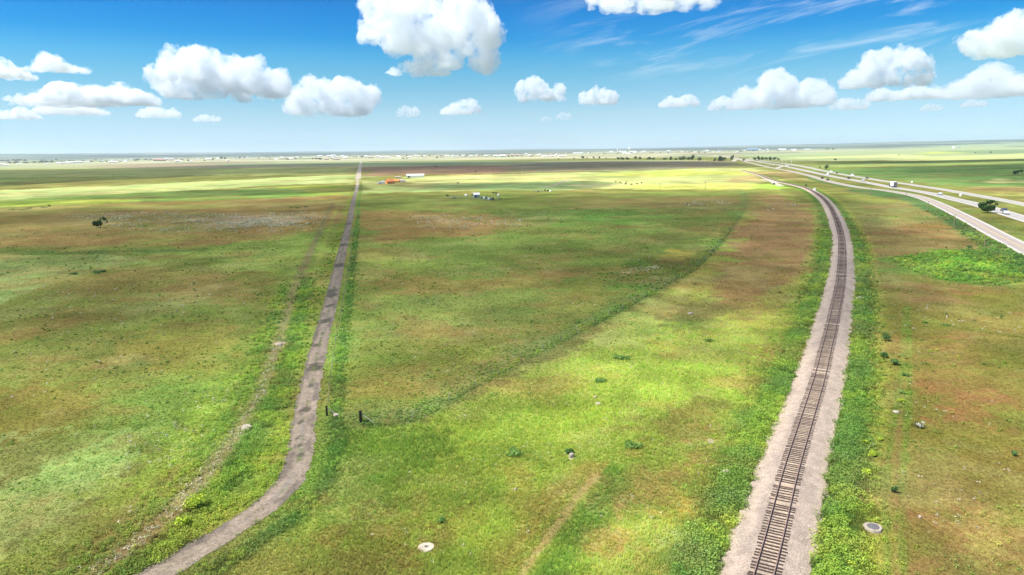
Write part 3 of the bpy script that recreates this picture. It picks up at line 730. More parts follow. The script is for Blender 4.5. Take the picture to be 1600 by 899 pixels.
# the old lane: worn chip seal, two wheel tracks, holes and grass
LANE_HOLES = [((476, 641), 1.0, -.5), ((466, 684), .5, .3), ((468, 697), .4, .2), ((469, 712), .5, .25), ((488, 575), 1.6, -.7), ((496, 575), 1.4, .8), ((486, 603), .7, .3), ((494, 540), .9, 0), ((507, 502), 1.6, -.5), ((511, 502), 1.2, .6),
              ((515, 478), 1.2, -.3), ((518, 462), 2.2, -.6), ((519, 455), 2.2, .6), ((530, 415), 3, 0), ((537, 383), 3, .3), ((470, 660), .5, -.2), ((545, 350), 4, -.4)]
def lane_col(s, o, X, Y):
    lightgravel = sstep(640, 700, np.hypot(X, Y))
    C = np.repeat(np.array([[.215, .172, .125]]), len(s), 0)
    C = mixc(C, (.27, .212, .165), sstep(.5, .75, fbm(s / 7, o * 2, 3, 3)) * .7)
    tr = np.exp(-((np.abs(o) - .78) / .30) ** 2)
    C = mixc(C, (.265, .208, .162), tr * .45)
    C = mixc(C, (.20, .175, .155), np.exp(-(o / .28) ** 2) * sstep(.42, .6, fbm(s / 5, o, 12, 3)) * .7)
    C = mixc(C, (.10, .11, .045), np.exp(-(o / .22) ** 2) * sstep(.58, .68, fbm(s / 3.0, s * 0, 14, 3)) * .8)
    for p, rad, oo in LANE_HOLES:
        x, y = at(*p); d = np.hypot(X - x, (Y - y) * .45) + (fbm(X * 1.3, Y * 1.3, 15, 2) - .5) * rad
        C = mixc(C, (.07, .062, .045), (1 - sstep(rad * .45, rad * .9, d)) * .9)
    C = mixc(C, (.10, .12, .04), np.exp(-((o - .05) / .3) ** 2) * sstep(.55, .62, fbm(X * .35, Y * .35, 16, 3)) * .85)
    C = mixc(C, (.085, .07, .06), sstep(.52, .64, fbm(s / 5, o * .9, 26, 4)) * sstep(.1, .8, np.abs(o)) * .62)
    C = mixc(C, (.075, .07, .045), sstep(-1.15, -1.5, o) * .8)  # left edge darkened: shade of the overhanging grass painted in
    ed = sstep(1.15, 1.7, np.abs(o)); C = mixc(C, (.20, .17, .125), ed * .6)
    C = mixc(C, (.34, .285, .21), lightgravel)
    C = C * (1 - .30 * sstep(130, 240, np.hypot(X, Y)) * (1 - lightgravel))[:, None]  # cloud shade over the middle stretch also painted into the lane colour
    return np.clip(C * (0.9 + .2 * fbm(X * .8, Y * .8, 19, 3))[:, None], .01, .8)
near_lane = LANE[np.hypot(LANE[:, 0], LANE[:, 1]) < 160]
far_lane = LANE[np.hypot(LANE[:, 0], LANE[:, 1]) >= 156]
fine = []
for a, b in zip(LANE[:-1], LANE[1:]):
    n = max(1, int(np.hypot(*(b - a)) / (.35 if np.hypot(*a) < 200 else 2.0)))
    for k in range(n): fine.append(a + (b - a) * k / n)
fine = smooth_line(np.array(fine), 4)
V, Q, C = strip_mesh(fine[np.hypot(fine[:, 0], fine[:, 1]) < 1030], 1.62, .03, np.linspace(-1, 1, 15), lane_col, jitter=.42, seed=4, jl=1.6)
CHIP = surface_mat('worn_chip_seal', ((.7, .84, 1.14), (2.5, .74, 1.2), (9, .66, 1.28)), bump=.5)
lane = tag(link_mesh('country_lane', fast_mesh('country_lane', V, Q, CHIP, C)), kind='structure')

CONC = surface_mat('pale_concrete', ((.25, .9, 1.08), (2, .92, 1.07)), rough=.9, bump=0)
def road_col(base, edge, half, lane_lines=True):
    def f(s, o, X, Y):
        C = np.repeat(np.array([base]), len(s), 0)
        for w in (-.62, -.28, .28, .62): C = mixc(C, np.array(base) * .9, np.exp(-((o / half - w) / .07) ** 2) * .7)
        return mixc(C, edge, sstep(half * .72, half * .86, np.abs(o)))
    return f
FARL = LANE[np.hypot(LANE[:, 0], LANE[:, 1]) > 1000]
V, Q, C = strip_mesh(FARL, 4.1, .05, np.linspace(-1, 1, 7), lambda s, o, X, Y: np.repeat(np.array([[.37, .31, .235]]), len(s), 0) * (.85 + .3 * fbm(X / 9, Y / 9, 3, 3))[:, None], jitter=.6, seed=14, jl=25)
tag(link_mesh('gravel_road', fast_mesh('gravel_road', V, Q, CHIP, C)), kind='structure')
AC = [-1, -.86, -.74, -.62, -.5, -.38, -.28, -.15, 0, .15, .28, .38, .5, .62, .74, .86, 1]
for nm, L, half, z, bc, ec in (('frontage_road', FRONTAGE, 4.2, .05, (.31, .265, .235), (.42, .385, .33)),
                           ('highway_carriageway', NEARWAY, 5.0, .06, (.33, .305, .275), (.41, .385, .34)),
                           ('highway_carriageway', FARWAY, 4.8, .055, (.33, .31, .265), (.41, .385, .33)),
                           ('crossroad', CROSSROAD, 4.5, .08, (.38, .35, .30), (.43, .40, .34))):
    V, Q, C = strip_mesh(L, half, z, AC, road_col(bc, ec, half), jitter=.15, seed=6, jl=20)
    tag(link_mesh(nm, fast_mesh(nm, V, Q, CONC, C)), kind='structure')
# painted lines on the carriageways and the frontage road
PAINT_W = mat('road_paint_white', (.78, .78, .76), .7); PAINT_Y = mat('road_paint_yellow', (.62, .43, .06), .7)
def paint(name, L, offs, z, w, m_, dash=None):
    t = np.gradient(L, axis=0); t /= np.maximum(np.hypot(t[:, 0], t[:, 1]), 1e-9)[:, None]; nr_ = np.column_stack([t[:, 1], -t[:, 0]])
    s = np.concatenate([[0], np.cumsum(np.hypot(*np.diff(L, axis=0).T))])
    Vs, Qs, n0 = [], [], 0
    for o in offs:
        A, B = L + nr_ * (o - w / 2), L + nr_ * (o + w / 2)
        n = len(L)
        Vs.append(np.column_stack([np.vstack([A, B]), np.full(2 * n, z)]))
        i = np.arange(n - 1)
        if dash: i = i[(s[:-1] % dash[1]) < dash[0]]
        Qs.append(np.stack([i, i + n, i + n + 1, i + 1], -1) + n0); n0 += 2 * n
    tag(link_mesh(name, fast_mesh(name, np.vstack(Vs), np.vstack(Qs), m_)), kind='structure')
paint('road_marking', FRONTAGE, (-3.2, 3.2), .058, .14, PAINT_W); paint('road_marking', FRONTAGE, (-.12, .12), .058, .11, PAINT_Y)
for L, z in ((NEARWAY, .068), (FARWAY, .063)):
    paint('road_marking', L, (-3.7, 3.7), z, .15, PAINT_W); paint('road_marking', L, (0,), z, .15, PAINT_W, dash=(3.5, 12))

# gravel crossing of the railway and ramps by the interchange
def dirt_col(base):
    return lambda s, o, X, Y: np.clip(np.repeat(np.array([base]), len(s), 0) * (.85 + .3 * fbm(X / 6, Y / 6, 3, 3))[:, None], .01, .8)
for nm, P, half, bc in (('crossing_track', [(1190, 280), (1204, 283), (1213, 287.5), (1221, 291)], 3.0, (0.44, 0.40, 0.32)),
                        ('slip_road', [(1114, 243.5), (1132, 245.5), (1150, 248.5), (1163, 251)], 7, (0.43, 0.40, 0.33)),
                        ('slip_road', [(1146, 252), (1152, 249.5), (1162, 249.8), (1172, 251.5)], 6, (0.43, 0.40, 0.33)),
                        ('slip_road', [(1196, 258.5), (1222, 257.4), (1245, 259.2), (1270, 263.5)], 5, (0.40, 0.38, 0.32)),
                        ('slip_road', [(1212, 263.5), (1222, 260.5), (1234, 258)], 4, (0.40, 0.38, 0.32)),
                        ('farm_track', [(845, 294), (864, 290.5), (875, 286), (890, 281)], 2.2, (0.38, 0.30, 0.21)),
                        ('farm_track', [(1103, 274), (1125, 274.6)], 1.5, (.30, .22, .13))):
    L = spline(pts(P), 3.0)
    V, Q, C = strip_mesh(L, half, .045, np.linspace(-1, 1, 7), dirt_col(bc), jitter=half * .25, seed=8, jl=14)
    tag(link_mesh(nm, fast_mesh(nm, V, Q, CHIP, C)), kind='structure')

# ballast of the railway
def ballast_col(s, o, X, Y):
    C = np.repeat(np.array([[.375, .295, .232]]), len(s), 0)
    C = mixc(C, (.44, .34, .24), np.exp(-(o / .85) ** 2) * (.55 + .4 * sstep(.4, .6, fbm(s / 3, o, 21, 3))))
    C = mixc(C, (.22, .178, .15), np.exp(-((np.abs(o) - 1.55) / .3) ** 2) * .45)
    C = mixc(C, (.18, .145, .122), sstep(.52, .7, fbm(s / 4.0, o * .9, 22, 3)) * .35)
    C = mixc(C, (.33, .30, .20), sstep(2.7, 3.6, np.abs(o)) * sstep(.4, .65, fbm(s / 1.5, o, 23, 3)) * .7)
    return C
RL = RAILS
V, Q, C = strip_mesh(RL, 3.75, 0.02, [-1, -.8, -.62, -.5, -.36, -.2, -.1, 0, .1, .2, .36, .5, .62, .8, 1], ballast_col, jitter=.5, seed=9, jl=2.5,
                     prof=[0, .16, .34, .42, .46, .47, .46, .46, .46, .47, .46, .42, .34, .16, 0])
STONE = surface_mat('crushed_stone', ((1.2, .86, 1.14), (7, .72, 1.28), (14, .74, 1.28)), bump=.9, bscale=9, bdist=.12)
tag(link_mesh('railway_bed', fast_mesh('railway_bed', V, Q, STONE, C)), kind='structure')

# track: two rails on wooden sleepers
track = tag(empty('railway_track', (RL[0, 0], RL[0, 1], .46)), 'single line railway with rusty rails on weathered wooden sleepers, curving away over pinkish gravel', 'railway track')
RAILM = mat('rusty_steel', (.22, .145, .115), .65, .0, .25, 3.0); TIE = mat('weathered_timber', (.055, .037, .030), .9, 0, .5, 2.5)
t = np.gradient(RL, axis=0); t /= np.hypot(t[:, 0], t[:, 1])[:, None]; nrm = np.column_stack([t[:, 1], -t[:, 0]])
prof = [(-.07, 0), (-.07, .025), (-.018, .05), (-.018, .125), (-.038, .14), (-.038, .175), (.038, .175), (.038, .14), (.018, .125), (.018, .05), (.07, .025), (.07, 0)]
Lr = RL[::2] if len(RL) > 2000 else RL; nr2 = nrm[::2] if len(RL) > 2000 else nrm
for sd in (-.7525, .7525):
    k = len(prof); n = len(Lr)
    P = np.zeros((n, k, 3))
    for j, (px, pz) in enumerate(prof):
        P[:, j, :2] = Lr + nr2 * (sd + px) - RL[0]; P[:, j, 2] = pz + .045
    i = np.arange(n * k).reshape(n, k); j2 = np.roll(i, -1, 1)
    Q = np.stack([i[:-1], j2[:-1], j2[1:], i[1:]], -1).reshape(-1, 4)
    link_mesh('rail', fast_mesh('rail', P.reshape(-1, 3), Q, RAILM), track)
arc = np.concatenate([[0], np.cumsum(np.hypot(*np.diff(RL, axis=0).T))])
pos = np.arange(0, arc[-1], .535); pos = pos + np.random.default_rng(3).normal(0, .05, len(pos))
tx = np.interp(pos, arc, RL[:, 0]); ty = np.interp(pos, arc, RL[:, 1]); ta = np.arctan2(np.interp(pos, arc, t[:, 1]), np.interp(pos, arc, t[:, 0]))
rng = random.Random(5)
tb = MB(); tb.box(-.135, .135, -1.3, 1.3, -.11, .045, .012); tie_me = None
rest = MB(); n_ties = 0
_, tpy = to_px(tx, ty, .5)
for k in range(len(pos)):
    tk = ta[k] + rng.gauss(0, .025); ca, sa = math.cos(tk), math.sin(tk)
    sh = rng.gauss(0, .05)
    if rng.random() < .03: continue                     # buried under the stones
    if tpy[k] < 912 and n_ties < 100:
        if tie_me is None: o = tb.build('sleeper', TIE, track); tie_me = o.data
        else: o = link_mesh('sleeper', tie_me, track)
        o.location = (tx[k] - RL[0, 0] - sa * sh, ty[k] - RL[0, 1] + ca * sh, rng.uniform(-.018, .02)); o.rotation_euler = (0, 0, math.atan2(sa, ca)); n_ties += 1
    else:
        cx, cy2 = tx[k] - RL[0, 0] - sa * sh, ty[k] - RL[0, 1] + ca * sh
        dz = rng.uniform(-.018, .02)
        rest.add([(cx + ca * x - sa * y, cy2 + sa * x + ca * y, z + dz) for x, y, z in tb.v], tb.f)
tag(rest.build('sleepers', TIE, track), kind='stuff')

# ------------------------------------------------------------------ clouds overhead: they throw the broad shadows on the fields
def overhead_cloud(outline, alt, tau, thick, seed, label):
    off = SUN_DIR * (alt / SUN_DIR.z)
    P = np.array([at(*p) for p in outline]) + np.array([off.x, off.y])[None]
    lo, hi = P.min(0), P.max(0); c = (lo + hi) / 2; ext = (hi - lo).max()
    n = 120
    gx, gy = np.meshgrid(np.linspace(lo[0] - .06 * ext, hi[0] + .06 * ext, n), np.linspace(lo[1] - .06 * ext, hi[1] + .06 * ext, n))
    sd = poly_sd(gx.ravel(), gy.ravel(), [tuple(p) for p in P]) / ext
    x, y = gx.ravel() / ext, gy.ravel() / ext
    sd += (fbm(x * 9, y * 9, seed, 4) - .5) * .06
    h = np.sqrt(np.clip(sd / .10, 0, 1)) * (0.35 + 1.3 * fbm(x * 14, y * 14, seed + 3, 4)) * thick
    h = h.reshape(n, n)
    ins = h > thick * .02
    cell = ins[:-1, :-1] | ins[1:, :-1] | ins[:-1, 1:] | ins[1:, 1:]
    idx = np.arange(n * n).reshape(n, n)
    used = np.zeros(n * n, bool)
    q = np.stack([idx[:-1, :-1], idx[:-1, 1:], idx[1:, 1:], idx[1:, :-1]], -1)[cell]
    used[q.ravel()] = True
    base = (fbm(x * 12, y * 12, seed + 9, 3) - .5) * thick * .15
    hz = np.maximum(h.ravel(), thick * .012)
    top = np.column_stack([gx.ravel() - c[0], gy.ravel() - c[1], hz + base]); bot = np.column_stack([gx.ravel() - c[0], gy.ravel() - c[1], base - hz * .12])
    Vv = np.vstack([top, bot]); N = n * n
    qs = [q, q[:, ::-1] + N]
    from collections import Counter
    e = np.stack([q, np.roll(q, -1, 1)], -1).reshape(-1, 2)
    key = set(map(tuple, e.tolist()))
    b = np.array([(i, j) for i, j in e.tolist() if (j, i) not in key])
    qs.append(np.stack([b[:, 1], b[:, 0], b[:, 0] + N, b[:, 1] + N], -1))
    Qa = np.vstack(qs); keep = np.unique(Qa); mp = np.full(2 * N, -1); mp[keep] = np.arange(len(keep))
    o = link_mesh('cumulus_cloud', fast_mesh('cumulus_cloud', Vv[keep], mp[Qa], cloud_mat(tau / thick), smooth=True))
    o.location = (c[0], c[1], alt)
    return tag(o, label, 'cloud', 'clouds overhead whose shadows lie on the fields')
overhead_cloud([(-900, 345), (140, 323), (330, 315), (560, 306), (900, 302), (1165, 300), (1290, 306), (1330, 330), (1330, 400), (1280, 500), (1120, 560), (900, 600), (640, 640), (500, 660), (300, 600), (-300, 560), (-900, 600)],
               620, .55, 160, 71, 'thin wide cloud overhead whose shadow dims the middle fields')
overhead_cloud([(-300, 270), (120, 264), (330, 258), (560, 254.5), (800, 252.5), (1000, 252.5), (1150, 254), (1160, 259), (1060, 263), (960, 266), (800, 269.5), (640, 275), (560, 271), (330, 275), (140, 283), (-300, 302)],
               850, 1.2, 260, 72, 'long cloud overhead whose shadow browns the band behind the white barn')
overhead_cloud([(1290, 264), (1400, 260), (1560, 256), (1800, 250), (1900, 300), (1700, 300), (1560, 294), (1430, 283), (1330, 271)],
               700, .9, 180, 73, 'cloud overhead whose shadow darkens the green plain beyond the highway')
overhead_cloud([(600, 287), (800, 285), (900, 283), (960, 286), (900, 296.5), (760, 297), (620, 299)], 600, .8, 60, 74, 'small ragged cloud overhead whose shadow falls behind the corral')
overhead_cloud([(-200, 322), (60, 309), (200, 302), (260, 299), (330, 297), (555, 289), (556, 300), (330, 309), (120, 314), (-200, 334)], 600, .8, 60, 75, 'narrow cloud overhead whose shadow crosses the green strip left of the lane')
overhead_cloud([(1270, 252.5), (1450, 251), (1700, 246), (1700, 250.5), (1450, 256), (1270, 258)], 800, 1.2, 120, 76, 'long thin cloud overhead whose shadow streaks the plain beyond the highway')

# ------------------------------------------------------------------ air
hz = MB(); hz.box(-39000, 39000, -39000, 39000, -9, 260, 0)
HZM = bpy.data.materials.new('hazy_air'); HZM.use_nodes = True
_t = HZM.node_tree; _t.nodes.clear(); _o = _t.nodes.new('ShaderNodeOutputMaterial'); _v = _t.nodes.new('ShaderNodeVolumePrincipled')
_v.inputs['Color'].default_value = (.78, .91, 1.0, 1); _v.inputs['Density'].default_value = 4.2e-5; _v.inputs['Anisotropy'].default_value = .2
_t.links.new(_v.outputs[0], _o.inputs['Volume'])
tag(hz.build('haze', HZM), kind='stuff')
# ------------------------------------------------------------------ grass and weeds
NR = np.random.default_rng(7)
def leaf_material(name, trans=.35, rough=.8):
    m = bpy.data.materials.new(name); m.use_nodes = True
    t = m.node_tree; t.nodes.clear(); N = t.nodes.new; Lk = t.links.new
    o = N('ShaderNodeOutputMaterial'); d = N('ShaderNodeBsdfDiffuse'); tr = N('ShaderNodeBsdfTranslucent'); mx = N('ShaderNodeMixShader'); a = N('ShaderNodeAttribute')
    a.attribute_name = 'plant_colour'; mx.inputs[0].default_value = trans
    Lk(a.outputs['Color'], d.inputs[0]); Lk(a.outputs['Color'], tr.inputs[0])
    Lk(d.outputs[0], mx.inputs[1]); Lk(tr.outputs[0], mx.inputs[2]); Lk(mx.outputs[0], o.inputs[0])
    return m
BLADE = leaf_material('grass_blades', .5); LEAF = leaf_material('weed_leaves', .42)

def sample_ground(n, r0, r1, p, amax=46):
    """random ground points, thinner with distance (pdf of radius ~ r^-p)"""
    k = 1 - p; uu = NR.random(n)
    r = (r0 ** k + uu * (r1 ** k - r0 ** k)) ** (1 / k)
    a = np.radians(NR.uniform(-amax, amax, n))
    return np.sin(a) * r, np.cos(a) * r, r
def off_tracks(X, Y, pad=0.0):
    wv = (vnoise(X / .9, Y / .9, 77) - .5)
    dl = np.abs(line_dist(X, Y, LANE, 12)[0]); dr = np.abs(line_dist(X, Y, RAILS, 12)[0])
    ok = ((dl > 1.45 + wv * 1.0 + pad) | ((dl < .3) & (vnoise(X / 2.5, Y / 2.5, 78) > .72))) & (dr > 3.45 + wv * .9 + pad)
    for L, h in ((FRONTAGE, 4.9), (NEARWAY, 5.9), (FARWAY, 5.7)): ok &= np.abs(line_dist(X, Y, L, 12)[0]) > h + pad
    return ok
def blades(X, Y, C, h, w, k, lean=.45, seed=0, wjit=.4):
    """k tapering blades per tuft"""
    g = np.random.default_rng(seed); n = len(X)
    a = g.uniform(0, 2 * np.pi, (n, k)); l = g.uniform(.1, lean, (n, k)) * h[:, None]
    hh = h[:, None] * g.uniform(.55, 1.15, (n, k)); ww = w[:, None] * g.uniform(1 - wjit, 1 + wjit, (n, k)) * .5
    rr = w[:, None] * g.uniform(0, 1.6, (n, k)); b = g.uniform(0, 2 * np.pi, (n, k))
    bx, by = X[:, None] + np.cos(b) * rr, Y[:, None] + np.sin(b) * rr
    sx, sy = -np.sin(a) * ww, np.cos(a) * ww
    V = np.zeros((n, k, 3, 3))
    V[:, :, 0] = np.stack([bx - sx, by - sy, np.full_like(bx, -.02)], -1)
    V[:, :, 1] = np.stack([bx + sx, by + sy, np.full_like(bx, -.02)], -1)
    V[:, :, 2] = np.stack([bx + np.cos(a) * l, by + np.sin(a) * l, hh], -1)
    V = V.reshape(-1, 3)
    F = np.arange(n * k * 3).reshape(-1, 3)
    cc = C[:, None, None, :] * g.uniform(.87, 1.16, (n, k, 1, 1)) * np.array([1, 1, 1])
    cc = np.repeat(cc, 3, 2).reshape(-1, 3)
    return V, F, np.clip(cc, .003, .9)

def tone(C, n, seed, spread=.16):
    g = np.random.default_rng(seed)
    C = C * np.exp(g.normal(0, spread, (n, 1)))
    C = C * np.exp(np.column_stack([g.normal(0, .07, n), g.normal(0, .03, n), g.normal(0, .08, n)]))
    return C
X, Y, r = sample_ground(260000, 40, 430, 1.55)
ok = off_tracks(X, Y); X, Y, r = X[ok], Y[ok], r[ok]
C, leaf = cover(X, Y, cell=np.maximum(.7, .004 * r))
bare = np.zeros(len(X), bool)
for p, rad_, _c in BARE + [((666, 855), .85, 0), ((1364, 826), 1.1, 0), ((385, 668), 1.2, 0)]:
    bx, by = at(*p); bare |= np.hypot(X - bx, Y - by) < rad_ * .85
tr_d = np.abs(line_dist(X, Y, TRAIL, 8)[0]); dt_d = np.abs(line_dist(X, Y, DITCH, 8)[0])
bare |= ((tr_d < .4) & (NR.random(len(X)) < .6)) | ((dt_d < 1.0) & (NR.random(len(X)) < .75))
X, Y, r, C, leaf = X[~bare], Y[~bare], r[~bare], C[~bare], leaf[~bare]
lum = C @ np.array([.3, .6, .1])
redness = C[:, 0] / np.maximum(C[:, 1], 1e-3)
tall = np.clip(1.35 - redness, .12, 1) * (0.6 + .9 * vnoise(X / 9, Y / 9, 91))
MEADOW = [at(*p) for p in [(590, 672), (780, 606), (920, 546), (1070, 460), (1150, 440), (1240, 470), (1200, 640), (1120, 860), (1080, 1000), (250, 1000), (470, 800), (520, 690)]]
mead = sstep(-4, 5, poly_sd(X, Y, MEADOW) + 5 * (vnoise(X / 6, Y / 6, 97) - .5))
h = (.07 + .08 * tall + mead * (.06 + .40 * tall)) * NR.uniform(.7, 1.25, len(X)); h = np.where(leaf > .4, np.maximum(h, .3) * 1.3, h)
w = np.maximum(.042, .0009 * r) * NR.uniform(.8, 1.3, len(X))
C = tone(C * (1.76 + .72 * mead[:, None]), len(X), 3, .07)
V, F, cc = blades(X, Y, C, h, w, 7, .42, 21)
tag(link_mesh('grass', fast_mesh('grass', V, F, BLADE, cc)), kind='stuff')

# leafy weeds along the railway, the fence, the ditch and in the wet hollows
def leafy(X, Y, C, h, wid, k, seed, leafsize):
    g = np.random.default_rng(seed); n = len(X)
    a = g.uniform(0, 2 * np.pi, (n, k)); q = np.sqrt(g.random((n, k))) * wid[:, None] * .5
    zt = g.uniform(.15, 1, (n, k)) * h[:, None] * (1 - .45 * (q / np.maximum(wid[:, None] * .5, 1e-3)) ** 2)
    c = np.stack([X[:, None] + np.cos(a) * q, Y[:, None] + np.sin(a) * q, zt], -1)
    d = g.normal(0, 1, (n, k, 3)); d[..., 2] *= .6; d /= np.linalg.norm(d, axis=-1, keepdims=True)
    e = np.cross(d, g.normal(0, 1, (n, k, 3))); e /= np.linalg.norm(e, axis=-1, keepdims=True)
    ls = leafsize[:, None, None] * g.uniform(.6, 1.3, (n, k, 1))
    V = np.stack([c - d * ls, c + e * ls * .55, c + d * ls, c - e * ls * .55], 2).reshape(-1, 3)
    V[:, 2] = np.maximum(V[:, 2], .0)
    F = np.arange(n * k * 4).reshape(-1, 4)
    cc = np.repeat(C[:, None, :] * g.uniform(.84, 1.18, (n, k, 1)), 4, 1).reshape(-1, 3)
    return V, F, np.clip(cc, .003, .9)
def along(L, n, off, sd, rmax=330, p=1.3):
    s = np.concatenate([[0], np.cumsum(np.hypot(*np.diff(L, axis=0).T))]); rr = np.hypot(L[:, 0], L[:, 1])
    wgt = np.where((rr < rmax) & (rr > 35), rr ** -p, 0); cdf = np.cumsum(wgt * np.gradient(s)); cdf /= cdf[-1]
    ss = np.interp(NR.random(n), cdf, s)
    t = np.gradient(L, axis=0); t /= np.maximum(np.hypot(t[:, 0], t[:, 1]), 1e-9)[:, None]
    o = off + NR.normal(0, sd, n)
    tx_, ty_ = np.interp(ss, s, t[:, 0]), np.interp(ss, s, t[:, 1])
    return np.interp(ss, s, L[:, 0]) + ty_ * o, np.interp(ss, s, L[:, 1]) - tx_ * o
WX, WY, WS = [], [], []
for L, n, off, sd, sz in ((RAILS, 5200, -5.5, .95, 1.0), (RAILS, 500, -8.2, 1.4, .6), (RAILS, 3600, 5.2, .9, .9), (RAILS, 1000, 7.4, .9, .7),
                          (FENCE, 650, -.3, .6, .42), (FENCE, 420, -2.2, 1.5, .36), (DITCH_NEAR, 1500, 3.2, 1.1, .8), (DITCH_NEAR, 1000, -2.5, 1.1, .65), (LANE, 900, 4.3, .6, .65), (LANE, 500, -3.6, .9, .5),
                          (TRAIL, 200, 2.6, .9, .38), (RUT_A, 60, -2.0, 2.4, .42)):
    x, y = along(L, n, off, sd)
    WX.append(x); WY.append(y); WS.append(np.full(n, sz))
for poly, n, sz in (([(395, 640), (450, 610), (452, 690), (436, 742), (386, 785), (300, 846), (240, 884), (330, 765)], 620, .75), ([(930, 425), (990, 408), (1060, 410), (1080, 425), (1010, 455), (940, 450)], 110, .6), ([(1385, 405), (1450, 395), (1510, 390), (1545, 395), (1620, 440), (1540, 448), (1440, 432)], 900, 1.0),
                    ([(1440, 328), (1540, 366), (1620, 408), (1640, 424), (1600, 398), (1480, 335)], 260, 1.3), ([(1500, 360), (1540, 370), (1640, 420), (1640, 450), (1520, 385)], 260, 1.2)):
    P = np.array([at(*p) for p in poly]); lo, hi = P.min(0), P.max(0)
    x = NR.uniform(lo[0], hi[0], n * 4); y = NR.uniform(lo[1], hi[1], n * 4)
    k = np.nonzero(poly_sd(x, y, [tuple(p) for p in P]) > 0)[0][:n]
    WX.append(x[k]); WY.append(y[k]); WS.append(np.full(len(k), sz))
x, y, r = sample_ground(1500, 45, 260, 1.4); k = vnoise(x / 14, y / 14, 88) > .62      # clumps in the meadow
WX.append(x[k]); WY.append(y[k]); WS.append(NR.uniform(.3, .6, k.sum()))
x, y, r = sample_ground(5200, 60, 430, 1.02); k = vnoise(x / 10, y / 10, 89) + .5 * vnoise(x / 45, y / 45, 90) > .82      # low tussocks over the worn fields
WX.append(x[k]); WY.append(y[k]); WS.append(NR.uniform(.28, .62, k.sum()))
X, Y, S_ = np.concatenate(WX), np.concatenate(WY), np.concatenate(WS)
gap = vnoise(X / 2.2, Y / 2.2, 93) + .3 * vnoise(X / 7, Y / 7, 94)
ok = off_tracks(X, Y, -.1) & (gap > .34)
for p in ((666, 855), (1364, 826), (385, 668)): ok &= np.hypot(X - at(*p)[0], Y - at(*p)[1]) > 1.15
X, Y, S_ = X[ok], Y[ok], S_[ok]; n = len(X); r = np.hypot(X, Y)
C, _ = cover(X, Y, cell=.5 + 0 * X)
kind_ = vnoise(X / 5, Y / 5, 95)
C = C * .55 + .45 * np.where(kind_[:, None] > .66, D(150, 172, 50, .9), np.where(kind_[:, None] < .34, D(98, 128, 60, .85), D(114, 144, 54, .85)))
C = tone(C * 2.2, n, 9, .10)
size = S_ * NR.uniform(.6, 1.3, n)
V, F, cc = leafy(X, Y, C, .75 * size, 1.05 * size, 36, 31, np.maximum(.10 * np.sqrt(size), .0009 * r))
tag(link_mesh('weeds', fast_mesh('weeds', V, F, LEAF, cc)), kind='stuff')
# pale flower heads and sage dotted through the worn fields
FX, FY = [], []
for poly, n in (([(100, 336), (240, 331), (340, 334), (500, 331), (520, 345), (470, 362), (300, 366), (160, 356)], 1500), ([(330, 343), (470, 340), (480, 352), (350, 356)], 900), ([(640, 335), (830, 343), (800, 360), (650, 356)], 500),
                ([(1070, 316), (1140, 312), (1140, 320), (1060, 322)], 140), ([(1195, 318), (1235, 312), (1240, 326), (1200, 330)], 120), ([(1010, 425), (1035, 416), (1030, 410), (985, 424)], 60), ([(1360, 470), (1600, 470), (1600, 880), (1340, 880)], 130),
                ([(560, 400), (1090, 400), (760, 590), (560, 600)], 120), ([(60, 440), (420, 440), (300, 700), (0, 700)], 160), ([(600, 680), (1180, 480), (1120, 860), (500, 890)], 110), ([(240, 640), (380, 600), (300, 760), (150, 860)], 120)):
    P = np.array([at(*p) for p in poly]); lo, hi = P.min(0), P.max(0)
    x = NR.uniform(lo[0], hi[0], n * 5); y = NR.uniform(lo[1], hi[1], n * 5)
    k = np.nonzero((poly_sd(x, y, [tuple(p) for p in P]) + 6 * (vnoise(x / 12, y / 12, 55) - .5) > 0) & (vnoise(x / 7, y / 7, 56) > .45))[0][:n]
    FX.append(x[k]); FY.append(y[k])
x, y = along(DITCH, 420, 0, .6, rmax=140); FX.append(x); FY.append(y)
X, Y = np.concatenate(FX), np.concatenate(FY); n = len(X); r = np.hypot(X, Y)
C = np.where(NR.random((n, 1)) < .55, D(205, 196, 170, .9), D(168, 172, 120, .85)) * NR.uniform(1.1, 1.9, (n, 1))
V, F, cc = leafy(X, Y, C, .35 * NR.uniform(.6, 1.3, n), .55 * NR.uniform(.5, 1.3, n), 9, 61, np.maximum(.09, .0007 * r))
tag(link_mesh('wildflowers', fast_mesh('wildflowers', V, F, LEAF, cc)), kind='stuff')
# ------------------------------------------------------------------ small builders
def ground_at(px, py, rmax=8600.0):
    x, y = at(px, min(py, 2000)) if ray(px, py).z < -1e-4 else (0, 0)
    r = math.hypot(x, y)
    if r > rmax or r < 1 or ray(px, py).z > -CAM_H / rmax:
        d = ray(px, py); k = rmax / math.hypot(d.x, d.y); x, y = d.x * k, d.y * k
    return x, y, float(terr(np.array([x]), np.array([y]))[0])
def size_of(px_len, x, y):
    return px_len / LENS_PX * (x * FWD.x + y * FWD.y + CAM_H * -FWD.z)
ORD = ['first', 'second', 'third', 'fourth', 'fifth', 'sixth', 'seventh', 'eighth', 'ninth', 'tenth', 'eleventh', 'twelfth', 'thirteenth', 'fourteenth']
BARK = mat('bark', (.085, .065, .05), .95, 0, .3, 4)
WHITE = mat('white_paint', (.80, .80, .78), .6); WHITE_METAL = mat('white_sheet_metal', (.82, .82, .80), .5, 0, .06, .4)
WOOD = mat('grey_pole_wood', (.24, .19, .145), .95, 0, .25, 3); DARKWOOD = mat('creosoted_wood', (.03, .025, .022), .95, 0, .3, 6); PALEWOOD = mat('bleached_wood', (.48, .44, .38), .95, 0, .2, 6)
